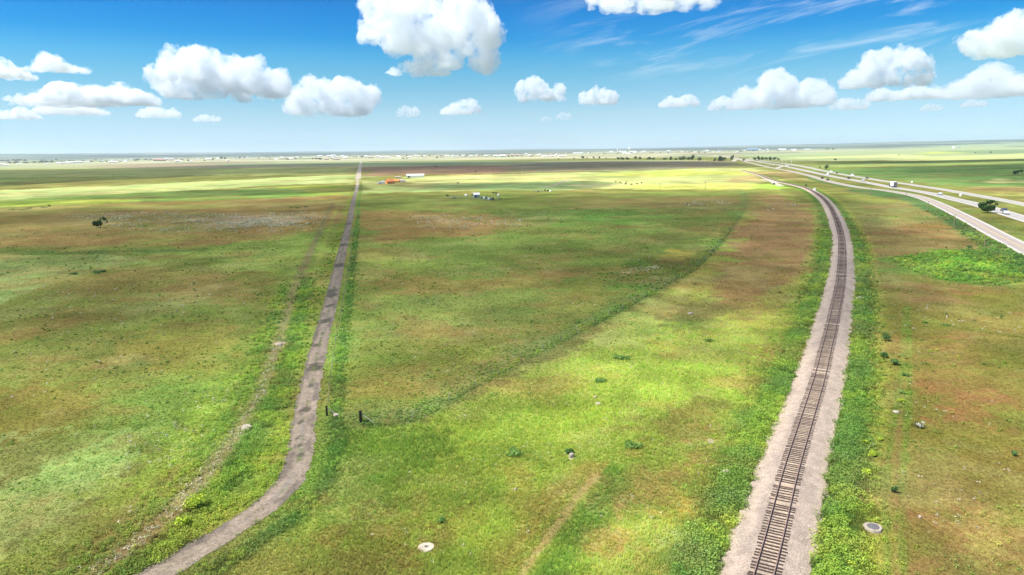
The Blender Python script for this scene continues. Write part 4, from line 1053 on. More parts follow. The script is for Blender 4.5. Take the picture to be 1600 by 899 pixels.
STEEL = mat('galvanised_steel', (.42, .43, .44), .45, .6, .12, 5); RUBBER = mat('tyre_rubber', (.02, .02, .02), .9); GLASS = mat('dark_glass', (.025, .03, .04), .12, 0, spec=.6)
CONCRETE = mat('bleached_concrete', (.31, .265, .21), .95, 0, .3, 2.6); LID = mat('iron_lid', (.16, .15, .145), .7, .4, .2, 6); ROCKM = mat('pale_stone', (.36, .31, .245), .95, 0, .2, 3)

def leaf_cloud(lobes, n, size, cols, seed, gap=.2):
    """many small leaf faces through the volume of some lobes -> V, F, colours"""
    g = np.random.default_rng(seed)
    vol = np.array([l[3] * l[4] * l[5] for l in lobes]) ** .8; pick = g.choice(len(lobes), n, p=vol / vol.sum())
    Lb = np.array(lobes)[pick]
    d = g.normal(0, 1, (n, 3)); d /= np.linalg.norm(d, axis=1, keepdims=True)
    q = g.random(n) ** (1 / 2.2)
    c = Lb[:, :3] + d * q[:, None] * Lb[:, 3:6]
    hole = vnoise(c[:, 0] / (size * 3.5) + 9, (c[:, 1] * .7 + c[:, 2]) / (size * 3.5), seed) > gap
    c = c[hole]; d = d[hole]; n = len(c)
    a = d + g.normal(0, .8, (n, 3)); a /= np.linalg.norm(a, axis=1, keepdims=True)
    b = np.cross(a, g.normal(0, 1, (n, 3))); b /= np.linalg.norm(b, axis=1, keepdims=True); e = np.cross(a, b)
    s = size * g.uniform(.55, 1.3, (n, 1))
    V = np.stack([c - b * s, c + e * s * .6, c + b * s, c - e * s * .6], 1).reshape(-1, 3)
    F = np.arange(n * 4).reshape(-1, 4)
    k = g.random((n, 1)); col_ = np.array(cols[0]) * (1 - k) + np.array(cols[1]) * k
    return V, F, np.repeat(col_, 4, 0)
TREE_COLS = ((.028, .060, .018), (.075, .135, .042))
CROWN = leaf_material('tree_leaves', .35)
def tree_mesh(parent, H, lobes, n, size, seed, cols=TREE_COLS, trunk_r=.035, gap=.2):
    V, F, c = leaf_cloud(lobes, n, size, cols, seed, gap)
    tb = MB(); rr = trunk_r * H
    fork = (0, 0, .32 * H); tb.tube((0, 0, -.1), fork, rr * 1.25, rr * .85, 8)
    for l in lobes[:6]: tb.tube(fork, (l[0] * .8, l[1] * .8, l[2]), rr * .6, rr * .22, 6)
    tb.build('trunk', BARK, parent)
    return link_mesh('crown', fast_mesh('crown', V, F, CROWN, c), parent)
def tree(name, px, py, wpx, hpx, lobes, n, seed, label, group=None, cols=TREE_COLS, gap=.2):
    """lobes in units of half width and height: (x, y, z, rx, ry, rz)"""
    x, y, z = ground_at(px, py); W, H = size_of(wpx, x, y), size_of(hpx, x, y)
    t = empty(name, (x, y, z), -math.atan2(x, y))
    L = [(a * W / 2, b * W / 2, c * H, d * W / 2, e * W / 2, f * H) for a, b, c, d, e, f in lobes]
    tree_mesh(t, H, L, n, max(W, H) * .045 + .05, seed, cols, gap=gap)
    return tag(t, label, 'tree', group)

# ------------------------------------------------------------------ single trees
tree('lone_tree', 157, 356, 21, 17, [(-.5, 0, .42, .52, .5, .30), (.45, .1, .66, .54, .5, .32), (-.7, .2, .38, .3, .3, .22), (-.02, -.2, .48, .4, .4, .28), (.7, 0, .58, .3, .3, .24)], 2000, 3,
     'small dark lone tree with two leaning lobes in the brown field left of the lane', gap=.34, cols=((.035, .08, .025), (.11, .19, .06)))
tree('roadside_tree', 1543, 333, 30, 20, [(-.55, 0, .58, .42, .4, .24), (.05, .1, .72, .42, .45, .27), (.5, -.1, .62, .42, .4, .24), (0, -.3, .42, .5, .4, .25), (.3, .3, .35, .4, .4, .22), (-.25, .2, .3, .35, .35, .2), (-.9, 0, .62, .2, .2, .13), (.9, 0, .50, .2, .2, .14), (.3, 0, .9, .25, .25, .12)], 2600, 4,
     'large bushy dark tree on the grass between frontage road and highway', gap=.42, cols=((.03, .07, .02), (.10, .18, .05)))
tree('plain_tree', 1590, 273, 14, 8, [(-.5, 0, .4, .45, .45, .35), (.1, 0, .65, .45, .45, .3), (.6, 0, .72, .42, .4, .25)], 900, 5, 'dark leaning tree alone on the green plain beyond the highway, by the right edge')
tree('highway_tree', 1291, 266, 9, 9, [(0, 0, .6, .7, .7, .38), (-.3, 0, .45, .5, .5, .3), (.4, .2, .7, .4, .4, .25)], 600, 6, 'round dark tree beside the far carriageway, behind the white vehicle')
tree('highway_bush', 1281, 263.5, 4.5, 4.5, [(0, 0, .5, .8, .8, .45)], 260, 7, 'small round tree just left of the taller one beside the far carriageway')

# prototypes for far trees: height 1, width 1
def proto_tree(seed, lobes, n=260):
    t = empty('far_tree'); tree_mesh(t, 1.0, [(a * .5, b * .5, c, d * .5, e * .5, f) for a, b, c, d, e, f in lobes], n, .085, seed, ((.022, .043, .017), (.048, .085, .032)), .03)
    return t
PT = [proto_tree(21, [(0, 0, .55, .95, .9, .42), (-.3, .2, .7, .5, .5, .28), (.4, -.2, .45, .55, .5, .3)]), proto_tree(22, [(-.45, 0, .45, .55, .6, .4), (.35, 0, .6, .6, .6, .38), (0, .3, .35, .7, .5, .3)]),
      proto_tree(23, [(0, 0, .5, .75, .8, .45), (.55, 0, .35, .42, .5, .3), (-.6, .1, .3, .4, .4, .28), (.05, 0, .8, .4, .4, .2)])]
PT_used = [False] * 3
def far_tree(px, py, wpx, hpx, i, label, group, rmax=8600, name='far_tree'):
    x, y, z = ground_at(px, py, rmax); W, H = size_of(wpx, x, y), size_of(hpx, x, y)
    p = PT[i % 3]
    if PT_used[i % 3]: p = copy_tree(p)
    PT_used[i % 3] = True
    p.name = name; p.location = (x, y, z); p.scale = (W, W, H * 1.04); p.rotation_euler = (0, 0, i * 1.3)
    return tag(p, label, 'tree', group)
def row(items, phrase, group, name='far_tree'):
    for k, (px, py, w, h) in enumerate(items):
        far_tree(px, py, w, h, k * 7 + int(px), '%s tree from the left %s' % (ORD[k], phrase), group, name=name)
row([(966, 249.5, 7, 3.6), (972, 249.8, 9, 4.2), (980, 249.8, 10, 4), (993, 249.3, 7, 5), (1000, 249.5, 7, 4.5), (1014, 249.5, 9, 4.5), (1021, 249.8, 6, 3.5)], 'in the low dark grove under the compact cloud', 'trees of the low grove')
row([(1039, 250, 8, 3.5), (1048, 250.5, 7, 5.5), (1056, 250.5, 6, 3.5), (1066, 251, 13, 7), (1076, 251, 9, 5.5), (1082, 250.6, 9, 8.5), (1093, 251.6, 8, 6)], 'in the taller row left of the interchange', 'trees of the row left of the interchange')
row([(1117, 252.3, 6, 5), (1125, 252.8, 10, 9), (1129, 252.8, 13, 7.5), (1144, 250.5, 7, 8), (1162, 251.8, 5, 3.5)], 'among the slip roads of the interchange', 'trees among the slip roads')
row([(1179, 251, 7, 5), (1185, 251, 7, 7), (1191, 250.6, 7, 5.5), (1197, 250.8, 7, 5), (1203, 251, 8, 6), (1210, 251, 8, 5.5), (1216, 251.4, 6, 4.5)], 'in the grey grove right of the interchange', 'trees of the grey grove')
row([(873, 249.6, 3, 2), (897, 248.8, 4, 2.2), (910.5, 248.5, 6, 4.5), (917, 248.2, 3, 2.5), (927.5, 248, 4, 3.4), (936.5, 248, 4, 3.5), (947, 248.3, 3.5, 2)], 'among bushes scattered left of the low grove', 'scattered bushes')
row([(1020, 240.3, 2.5, 2.2), (1031.5, 239.8, 3, 2), (1044, 239.6, 3, 2), (1077, 239, 3, 2), (1092, 239.6, 3.5, 3)], 'on the pale ridge above the taller row', 'trees on the pale ridge')
row([(3, 251.6, 9, 3), (12, 251.3, 9, 3), (23, 251, 10, 3.6), (30, 250.8, 9, 3.6), (39, 251, 10, 3)], 'in the bluish belt at the left edge', 'trees of the bluish belt')
row([(15, 255.4, 8, 2.6), (25, 255.2, 9, 2.6), (40, 255.3, 10, 2.4), (54, 254.7, 9, 2.6), (64, 254.4, 9, 3.4), (72, 254.2, 9, 3.2), (81, 254, 9, 3.2), (88, 251, 4, 3.6), (97, 253.7, 6, 2.4), (109, 252.8, 4, 3), (129, 253, 6, 2.4)], 'in the dark belt by the far left white sheds', 'trees of the dark belt')
row([(143, 253.2, 6, 2), (158, 253.4, 6, 1.6), (168, 253.4, 6, 1.6), (187, 253.3, 5, 1.8), (228, 250.3, 6, 2), (235, 250.2, 8, 2), (259, 252.6, 3.5, 2.2)], 'in the sparse line by the salmon block', 'trees by the salmon block')
row([(294.5, 252.6, 4, 3), (320, 252, 3, 2.4), (333, 250, 6, 2.4), (346, 248.8, 6, 4.5), (352, 249, 5, 3.5), (357, 252.7, 3, 2), (374, 247.6, 6, 2.6), (383, 247.4, 7, 2)], 'just right of the salmon block', 'trees right of the salmon block')
row([(416.5, 244.6, 2.5, 2), (428, 243.8, 3.5, 2.6), (450, 250.5, 3.5, 2.5), (489, 249.2, 4, 2.5), (494, 249.4, 5, 3), (500, 250, 9, 3), (519, 249.6, 5, 2.5), (547, 244.8, 3.5, 2.6), (565, 246, 5, 2.6), (569, 245.4, 3, 3)], 'among houses left of the lane end', 'trees by the lane end')
row([(630, 248.5, 8, 1.8), (636, 248.4, 4, 2), (683, 247.3, 6, 2.6), (727, 246, 3, 2), (795, 245.4, 4, 2.4), (800, 245, 4, 2), (832, 244, 4, 2)], 'among houses right of the lane end', 'trees behind the white barn')
row([(1548, 239.2, 4, 2), (1524, 239.5, 2.5, 1.6), (1404, 243.3, 2.5, 2), (1305, 251, 6, 3), (1293, 232.6, 8, 2), (1302, 232.3, 6, 2.2)], 'dotted across the plain beyond the highway', 'trees on the far right plain')
far_tree(743.5, 269.5, 3, 2.6, 1, 'small dark bush alone in the brown band right of the white barn', 'bushes in the brown band', name='field_bush')
far_tree(681, 261.6, 4, 2, 2, 'flat dark bush high in the brown band above the white barn', 'bushes in the brown band', name='field_bush')

# ------------------------------------------------------------------ the far town
TW = [mat('far_wall', c, .9) for c in ((.86, .84, .79), (.66, .56, .46), (.66, .45, .36), (.42, .42, .43), (.20, .29, .42), (.80, .79, .76))]
TR = [mat('far_roof', c, .9) for c in ((.80, .78, .75), (.42, .34, .28), (.50, .36, .30), (.30, .30, .32), (.22, .30, .42), (.78, .78, .77))]
HOUSE_ME = {}
def house_mesh(k):
    if k in HOUSE_ME: return HOUSE_ME[k]
    v = [(-.5, -.5, 0), (.5, -.5, 0), (.5, .5, 0), (-.5, .5, 0), (-.5, -.5, .62), (.5, -.5, .62), (.5, .5, .62), (-.5, .5, .62), (-.54, -.58, .58), (.54, -.58, .58), (.54, 0, 1), (-.54, 0, 1), (.54, .58, .58), (-.54, .58, .58), (-.5, 0, .97), (.5, 0, .97)]
    f = [(0, 1, 5, 4), (1, 2, 6, 5), (2, 3, 7, 6), (3, 0, 4, 7), (4, 14, 7), (5, 6, 15), (8, 9, 10, 11), (11, 10, 12, 13)]
    # dark openings set into the long front
    for x in (-.3, .05, .34): n = len(v); v += [(x - .06, -.504, .15), (x + .06, -.504, .15), (x + .06, -.504, .42), (x - .06, -.504, .42)]; f.append((n, n + 1, n + 2, n + 3))
    me = bpy.data.meshes.new('far_house'); me.from_pydata(v, [], f); me.update()
    me.materials.append(TW[k]); me.materials.append(TR[k]); me.materials.append(GLASS)
    for i, p in enumerate(me.polygons): p.material_index = 1 if i in (6, 7) else (2 if i > 7 else 0)
    HOUSE_ME[k] = me
    return me
def houses(items, phrase, group, noun='house', adj=('white', 'tan', 'salmon', 'grey', 'blue', 'bright white')):
    cnt = {}
    for k, it in enumerate(items):
        px, py, w, h = it[:4]; c = it[4] if len(it) > 4 else 0
        x, y, z = ground_at(px, py); W, H = size_of(w, x, y), size_of(h, x, y)
        o = link_mesh('far_house', house_mesh(c)); o.location = (x, y, z - .2); o.scale = (W, max(8, min(W * .7, 22)), H); o.rotation_euler = (0, 0, -math.atan2(x, y) + ((k * 37) % 11 - 5) * .05)
        cnt[c] = cnt.get(c, 0) + 1
        tag(o, '%s small %s %s from the left %s' % (ORD[cnt[c] - 1], adj[c], noun, phrase), 'house', group)
houses([(3, 258, 6, 2.4, 5), (10, 258.6, 7, 2.0), (30, 257, 6, 1.5), (74.5, 256.8, 3, 1.8, 5), (91, 255.8, 5, 2), (97, 255.8, 7, 2.4, 5), (109, 255.5, 9, 2.8, 5), (122, 254.9, 13, 2.8, 5)], 'beside the dark tree belt far left', 'houses at the left end of the town')
houses([(137, 253.4, 6, 1.6), (176, 254.3, 11, 2.4, 5), (184, 254, 3, 1.6), (196, 253.8, 5, 2.2)], 'between dark belt and salmon block', 'houses before the salmon block')
houses([(245, 252, 9, 4.6, 2), (253, 252, 8, 4.2, 2), (258.5, 250, 3.5, 3.2), (262, 245, 6, 1.6), (268, 244.6, 7, 1.4)], 'in the far salmon block', 'houses of the salmon block')
houses([(267, 252.4, 5, 2, 1), (276.5, 253.2, 5, 3.4, 5), (281, 252.4, 6, 1.6), (299, 253, 4, 1.8), (309, 249.8, 4, 1.5), (326, 249.4, 8, 2.2), (341, 248.8, 5, 2), (355, 252, 4, 2), (386, 247.4, 3, 2)], 'just right of the salmon block', 'houses right of the salmon block')
houses([(432, 250.3, 5, 2), (440, 248.2, 3, 3), (447, 248.4, 5, 2, 2), (455, 249, 6, 2.2), (461.5, 249.5, 2.6, 4, 1), (500, 243.6, 7, 2), (510, 250, 7, 3.2, 1), (514, 245.2, 6, 2.4), (521, 245, 7, 3), (526, 250, 11, 2.8, 1), (535, 245, 5, 2), (540, 247.8, 7, 2.4)], 'left of the far lane end', 'houses left of the lane end')
houses([(572, 245.8, 5, 2.4), (579, 247, 9, 2, 1), (590, 245.4, 5, 2.2), (597, 247, 8, 2), (607, 246.6, 5, 2), (612, 248.5, 3, 2), (622, 245.6, 5, 2), (640, 246.5, 6, 1.8), (652, 244.8, 6, 2), (663, 246, 3, 3)], 'right of the far lane end', 'houses right of the lane end')
houses([(690, 246, 6, 2, 2), (699, 245, 6, 2), (711, 245.4, 12, 1.8), (724, 244.2, 6, 2), (735, 244.4, 5, 2), (748, 244, 5, 2, 2), (759, 244.2, 6, 2), (774, 244.8, 7, 2.4), (785, 244.8, 10, 2.6), (793, 243.6, 4, 2, 2)], 'in town behind the white barn', 'houses behind the white barn')
houses([(801, 243.6, 5, 2.6, 2), (808, 244, 6, 3.2, 2), (815, 243.8, 5, 2.4, 1), (822, 242, 4, 2), (830, 244.6, 4, 2, 1), (842, 242.6, 5, 2), (851, 245.6, 9, 2.2, 5), (863, 245.4, 9, 2.4, 5), (878, 245, 12, 2, 5), (900, 240.6, 9, 1.8, 5), (908, 240.2, 6, 1.6)], 'below the two compact clouds', 'houses below the compact clouds')
houses([(955, 237.6, 5, 2), (970, 238.4, 5, 2), (976, 238.2, 4, 1.8), (990, 238.4, 8, 2), (1006, 237.6, 5, 1.6), (1045, 236.6, 5, 2), (1062, 236.4, 5, 1.6, 2)], 'round the two water towers', 'houses round the water towers')
houses([(1105, 235.6, 5, 2), (1124, 234.8, 8, 1.6, 3), (1164, 234.6, 12, 1.8, 3), (1176, 232.6, 15, 3.6, 4), (1187, 233.6, 3.5, 2.4), (1199, 232.8, 3, 2.4), (1222, 233.8, 11, 2.4, 5), (1240, 232.6, 8, 1.6), (1262, 231.8, 10, 1.6)], 'on the horizon above the interchange', 'buildings above the interchange', noun='building')
houses([(1490, 232.2, 4, 2.8, 5), (1498, 232, 3, 1.8, 3)], 'on the horizon right of the highway', 'farm buildings on the right horizon', noun='farm building')

g = random.Random(99)
for k in range(95):
    px = g.choice((g.uniform(130, 470), g.uniform(420, 760), g.uniform(700, 940), g.uniform(940, 1270))); yh = 236 - .01396 * (px - 800)
    x, y, z = ground_at(px, yh + g.uniform(4.6, 7.6)); W = g.uniform(10, 26); c = g.choice((0, 0, 5, 5, 1, 2))
    o = link_mesh('far_house', house_mesh(c)); o.location = (x, y, z - .2); o.scale = (W, g.uniform(9, 16), g.uniform(6, 10)); o.rotation_euler = (0, 0, g.uniform(-.6, .6))
    tag(o, 'tiny pale house in the hazy back rows of the far town', 'house', 'houses in the back rows of the town')
for k in range(70):
    px = g.choice((g.uniform(0, 470), g.uniform(420, 760), g.uniform(700, 940), g.uniform(940, 1290))); yh = 236 - .01396 * (px - 800)
    x, y, z = ground_at(px, yh + g.uniform(4.6, 7.6)); p = copy_tree(PT[k % 3]); W = g.uniform(12, 34)
    p.name = 'far_tree'; p.location = (x, y, z); p.scale = (W, W, g.uniform(7, 13)); p.rotation_euler = (0, 0, k * 1.7)
    p['label'] = 'tiny dark tree in the hazy back rows of the far town'; p['group'] = 'trees in the back rows of the town'
def water_tower(px, py, hpx, label, squat):
    x, y, z = ground_at(px, py); H = size_of(hpx, x, y)
    t = empty('water_tower', (x, y, z))
    m = MB(); m.lathe([(.02, .55), (.10, .60), (.20 * squat, .70), (.23 * squat, .80), (.20 * squat, .90), (.10, .98), (.01, 1.0)], 16); o = m.build('tank', WHITE, t, True); o.scale = (H, H, H)
    m = MB(); m.lathe([(.14, 0), (.09, .04), (.055, .2), (.055, .5), (.09, .58)], 12); o = m.build('pedestal', WHITE, t, True); o.scale = (H, H, H)
    return tag(t, label, 'water tower', 'water towers on the horizon')
water_tower(983.5, 238.2, 7.4, 'taller and wider white water tower on the horizon', 1.25)
water_tower(965, 238.4, 5.6, 'shorter slim white water tower left of the taller one on the horizon', .85)

# ------------------------------------------------------------------ farmyard
def gable(name, px, py, wpx, hpx, depth, wall, roof, label, cat, door=None, rz=0.0, eave=.68, group=None):
    x, y, z = ground_at(px, py); W, H = size_of(wpx, x, y), size_of(hpx, x, y)
    t = empty(name, (x, y, z), -math.atan2(x, y) + rz); e = H * eave
    m = MB(); m.add([(-W / 2, 0, 0), (W / 2, 0, 0), (W / 2, depth, 0), (-W / 2, depth, 0), (-W / 2, 0, e), (W / 2, 0, e), (W / 2, depth, e), (-W / 2, depth, e), (-W / 2, depth / 2, H - .06), (W / 2, depth / 2, H - .06)],
                    [(0, 1, 5, 4), (1, 2, 6, 9, 5), (2, 3, 7, 6), (3, 0, 4, 8, 7)])
    m.build('wall', wall, t)
    m = MB(); k = .3
    for s in (-1, 1):
        y0, y1 = depth / 2, depth / 2 + s * (depth / 2 + k); z1 = e - k * (H - e) / (depth / 2)
        a = [(-W / 2 - k, y0, H), (W / 2 + k, y0, H), (W / 2 + k, y1, z1), (-W / 2 - k, y1, z1)]
        m.add(a + [(p, q, r + .09) for p, q, r in a], [(0, 1, 2, 3), (7, 6, 5, 4), (0, 4, 5, 1), (1, 5, 6, 2), (2, 6, 7, 3), (3, 7, 4, 0)])
    m.build('roof', roof, t)
    for dx, dw, dh in door or ():
        m = MB(); m.box(dx * W - dw / 2, dx * W + dw / 2, -.06, -.003, .02, dh); m.build('door', GLASS, t)
    return tag(t, label, cat, group)
gable('barn', 649, 277.8, 27, 5.4, 9, WHITE_METAL, WHITE_METAL, 'long low white metal barn with one dark doorway beyond the sunlit pasture', 'barn', door=((-.36, 2.6, 2.6),))
ORANGE = mat('orange_cladding', (.62, .22, .07), .8, 0, .2, .5); RUSTO = mat('rust_roof', (.52, .24, .12), .8, 0, .25, .6)
gable('shed', 611, 287.3, 12, 7.5, 7, ORANGE, ORANGE, 'low shed with bright orange roof and walls in the farmyard', 'shed', rz=.3, eave=.5)
gable('shed', 619.5, 285.6, 8, 5, 6, RUSTO, ORANGE, 'smaller orange shed leaning against the back of the bright orange one', 'shed', rz=-.2, eave=.5)
gable('shed', 627, 284.6, 7, 4.2, 5, WHITE, TR[2], 'small white shed with pinkish roof right of the orange sheds', 'shed', rz=.2)
gable('shed', 622, 278.3, 9, 2.2, 5, TW[1], TR[1], 'low tan lean-to at the left end of the long white barn', 'shed')
gable('shed', 745, 309.3, 9, 7.5, 4, STEEL, WHITE_METAL, 'grey metal shed with a white roof panel inside the corral', 'shed', rz=.2, door=((-.15, 1.2, 1.9),))
def trailer(px, py, L, label, box=True, colr=WHITE, group=None, rz=0.0):
    x, y, z = ground_at(px, py); t = empty('trailer', (x, y, z), -math.atan2(x, y) + rz)
    m = MB(); m.box(-L / 2, L / 2, -1.1, 1.1, .55, .75); m.tube((L / 2, 0, .65), (L / 2 + 1.4, 0, .55), .06); m.build('chassis', STEEL, t)
    if box: m = MB(); m.box(-L / 2 + .1, L / 2 - .1, -1.05, 1.05, .753, 2.5, .06); m.build('body', colr, t)
    wm = None
    for sx in (-.35, .35):
        for sy in (-1.14, 1.14):
            m = MB(); m.tube((0, -.11, 0), (0, .11, 0), .38, n=14); o = m.build('wheel', RUBBER, t); o.location = (sx, sy, .38)
    return tag(t, label, 'trailer', group)
trailer(594.5, 287.8, 7, 'pale stock trailer at the left end of the farmyard', rz=.1)
trailer(600, 286, 6, 'white stock trailer between the pale one and the orange shed', rz=-.2)
trailer(631, 284.8, 5, 'small white trailer at the right end of the farmyard')
trailer(710, 310.2, 6, 'flat empty white trailer at the left of the corral', box=False)
trailer(841, 300, 10, 'long low grey flatbed trailer beside two black cows', box=False)
def tank(px, py, r, h, m_, label, group=None):
    x, y, z = ground_at(px, py); t = empty('stock_tank', (x, y, z))
    m = MB(); m.lathe([(r * .96, 0), (r, .1), (r, h * .82), (r * .8, h * .95), (r * .25, h)], 18); m.build('tank', m_, t, True)
    m = MB(); m.lathe([(r * .22, h * .99), (r * .22, h + .12)], 10); m.build('lid', LID, t)
    return tag(t, label, 'tank', group)
TEAL = mat('teal_plastic', (.06, .16, .15), .5); BLACKP = mat('black_plastic', (.02, .02, .022), .5)
tank(728.5, 306.5, 1.2, 1.5, TW[0], 'squat cream tank alone in the middle of the corral', 'tanks of the corral')
for k, (px, py, m_, nm) in enumerate(((752.5, 310.5, TEAL, 'teal tank at the left end of the tank row, beside the grey shed'), (756.5, 311, WHITE, 'white tank second in the row right of the grey shed'), (760, 311.5, TEAL, 'teal tank in the middle of the row right of the grey shed'),
                                      (763.5, 312.3, WHITE, 'white tank between the middle and dark tanks of the row'), (767, 313, TEAL, 'teal tank nearest the black one at the end of the row'), (770.5, 313.3, BLACKP, 'black tank at the right end of the tank row'))):
    tank(px, py, .75, 1.5 + .25 * (k % 3), m_, nm, 'row of tanks by the corral shed')
tank(779, 306.3, .8, 1.7, WHITE, 'white tank standing apart right of the tank row', 'tanks of the corral')
tank(860, 300, .9, 1.5, WHITE, 'white tank at the right end of the flatbed trailer', None)

# corral fence
def rail_fence(P, label, step=3.0, h=1.35):
    t = empty('corral_fence', (P[0][0], P[0][1], 0)); o = np.array(P[0]); L = spline(P, .5)
    s = np.concatenate([[0], np.cumsum(np.hypot(*np.diff(L, axis=0).T))]); q = np.arange(0, s[-1], step)
    xs, ys = np.interp(q, s, L[:, 0]) - o[0], np.interp(q, s, L[:, 1]) - o[1]
    for x, y in zip(xs, ys): m = MB(); m.box(x - .07, x + .07, y - .07, y + .07, -.1, h); m.build('post', WOOD, t)
    for z in (.5, .85, 1.2):
        m = MB()
        for k in range(len(xs) - 1): m.tube((xs[k], ys[k], z), (xs[k + 1], ys[k + 1], z), .05, n=5)
        m.build('rail', WOOD, t)
    return tag(t, label, 'fence')
rail_fence(pts([(697, 308.5), (740, 308), (775, 309), (782, 312), (770, 314.5), (735, 312), (697, 309.5)]), 'low wooden rail fence round the corral of tanks and sheds')

# ------------------------------------------------------------------ cattle
def cow_mesh(seed):
    J = [(-.62, 0, 1.16, .30, .34), (-.25, 0, 1.12, .35, .40), (.2, 0, 1.12, .35, .41), (.58, 0, 1.18, .28, .34), (.90, 0, 1.22, .15, .21), (1.14, 0, 1.20, .13, .15), (1.38, 0, 1.06, .085, .09),
         (-.66, .2, .95, .13, .17), (-.76, .22, .55, .075, .08), (-.68, .22, .04, .06, .06), (-.66, -.2, .95, .13, .17), (-.72, -.22, .55, .075, .08), (-.62, -.22, .04, .06, .06),
         (.56, .18, .9, .12, .14), (.58, .2, .5, .065, .065), (.56, .2, .04, .06, .06), (.56, -.18, .9, .12, .14), (.62, -.2, .5, .065, .065), (.58, -.2, .04, .06, .06),
         (-.92, 0, 1.2, .05, .05), (-.98, 0, .7, .03, .03), (1.16, .2, 1.28, .05, .03), (1.16, -.2, 1.28, .05, .03)]
    E = [(0, 1), (1, 2), (2, 3), (3, 4), (4, 5), (5, 6), (0, 7), (7, 8), (8, 9), (0, 10), (10, 11), (11, 12), (3, 13), (13, 14), (14, 15), (3, 16), (16, 17), (17, 18), (0, 19), (19, 20), (5, 21), (5, 22)]
    me = bpy.data.meshes.new('cow_body'); me.from_pydata([j[:3] for j in J], E, []); o = bpy.data.objects.new('cow_body', me); col.objects.link(o)
    o.modifiers.new('s', 'SKIN'); o.modifiers.new('u', 'SUBSURF').levels = 1
    for i, j in enumerate(J): me.skin_vertices[0].data[i].radius = j[3:]; me.skin_vertices[0].data[i].use_root = (i == 1)
    bpy.context.view_layer.update()
    r = bpy.data.meshes.new_from_object(o.evaluated_get(bpy.context.evaluated_depsgraph_get())); bpy.data.objects.remove(o); r.shade_smooth()
    return r
HIDE_K = mat('black_hide', (.016, .014, .013), .8); HIDE_R = mat('red_brown_hide', (.10, .04, .022), .8, 0, .2, 3)
cow_k = cow_mesh(0); cow_k.name = 'cow'; cow_r = cow_k.copy(); cow_k.materials.append(HIDE_K); cow_r.materials.append(HIDE_R)
for k, (px, py, rz, lab) in enumerate(((962, 286, .2, 'black cow grazing at the left end of the herd on the sunlit pasture'), (968, 286.5, 2.6, 'brown cow beside the leftmost black one of the herd'), (970.5, 287.5, 1.2, 'black cow standing nearest the brown one, end on'),
        (978.8, 286.4, .4, 'black cow at the back of the middle of the herd'), (977.5, 289, 3.4, 'black cow in front of the one at the back of the herd'), (986.5, 290, .1, 'black cow nearest to the viewer in the herd, front middle'),
        (995.5, 288.9, 3.0, 'black cow second from the right end of the herd'), (1002.5, 287.4, .8, 'black cow at the right end of the herd'), (715.5, 287.6, .5, 'lone black cow on the pale strip right of the white barn'),
        (699, 307.6, .2, 'black cow at the left end of the corral'), (738.5, 307, .6, 'black cow against the left side of the grey corral shed'), (771, 303.3, 2.8, 'black cow behind the tank row, left of a pair'), (775.2, 304, .3, 'black cow behind the tank row, right of a pair'),
        (851.5, 299.2, 1.1, 'black cow close to the right end of the flatbed trailer'), (856, 300, .2, 'black cow between flatbed trailer and its white tank'))):
    x, y, z = ground_at(px, py)
    o = link_mesh('cow', cow_r if 'brown cow beside' in lab else cow_k); o.location = (x, y, z); o.rotation_euler = (0, 0, rz); o.scale = (1.12,) * 3
    tag(o, lab, 'cow', 'cattle on the pasture')

# ------------------------------------------------------------------ poles
def pole(px, py, hpx, m_, label, group, arm=True, hm=None, r=.16, rz=0.0):
    x, y, z = ground_at(px, py); H = hm or size_of(hpx, x, y)
    t = empty('utility_pole', (x, y, z), -math.atan2(x, y) + rz)
    m = MB(); m.tube((0, 0, -.2), (0, 0, H), r, r * .7, 8); m.build('shaft', m_, t)
    if arm:
        m = MB(); m.box(-1.2, 1.2, -.24, -.13, H - .75, H - .6); m.build('crossarm', m_, t)
        for dx in (-1.05, -.5, .5, 1.05): m = MB(); m.lathe([(.05, H - .598), (.07, H - .5), (.03, H - .42)], 8, (dx, -.185)); m.build('insulator', GLASS, t)
    return tag(t, label, 'pole', group)
G1 = 'utility poles of the line across the far pasture'
for px, py, h, m_, lab in ((51, 282, 6, WOOD, 'dark utility pole nearest the left edge, behind the sunlit strip'), (114, 281.5, 6.5, WOOD, 'utility pole second from the left edge, behind the sunlit strip'), (177.5, 281, 8.5, DARKWOOD, 'tall dark utility pole behind the widest part of the left sunlit strip'),
        (297.5, 278.5, 6.5, WOOD, 'utility pole midway between the tall dark pole and the lane'), (357, 278.5, 7, WOOD, 'utility pole behind the narrow end of the left sunlit strip'), (698, 277.5, 7.5, PALEWOOD, 'pale utility pole right of the white barn'), (703.8, 277, 4.2, PALEWOOD, 'short pale pole next to the pale utility pole by the barn'),
        (770.6, 274, 9, DARKWOOD, 'dark utility pole against the brown band, right of the barn'), (815.6, 272.5, 8, PALEWOOD, 'pale utility pole at the upper edge of the sunlit pasture'), (1016.5, 266, 7, PALEWOOD, 'pale utility pole above the herd of cattle'),
        (1031, 295.5, 8.5, WOOD, 'faint utility pole at the front edge of the sunlit pasture, right of the herd'), (1101.6, 296, 11.5, DARKWOOD, 'dark utility pole at the front right corner of the sunlit pasture'), (1109, 265.5, 7.5, PALEWOOD, 'pale utility pole at the back right of the sunlit pasture'), (1100.6, 264, 5, RUSTO, 'short rusty pole left of the pale one at the back of the pasture'),
        (1184.5, 266, 5, WOOD, 'short utility pole below the first bend of the frontage road')):
    pole(px, py, h, m_, lab, G1, arm=h > 5.5)
G2 = 'wooden poles beside the frontage road'
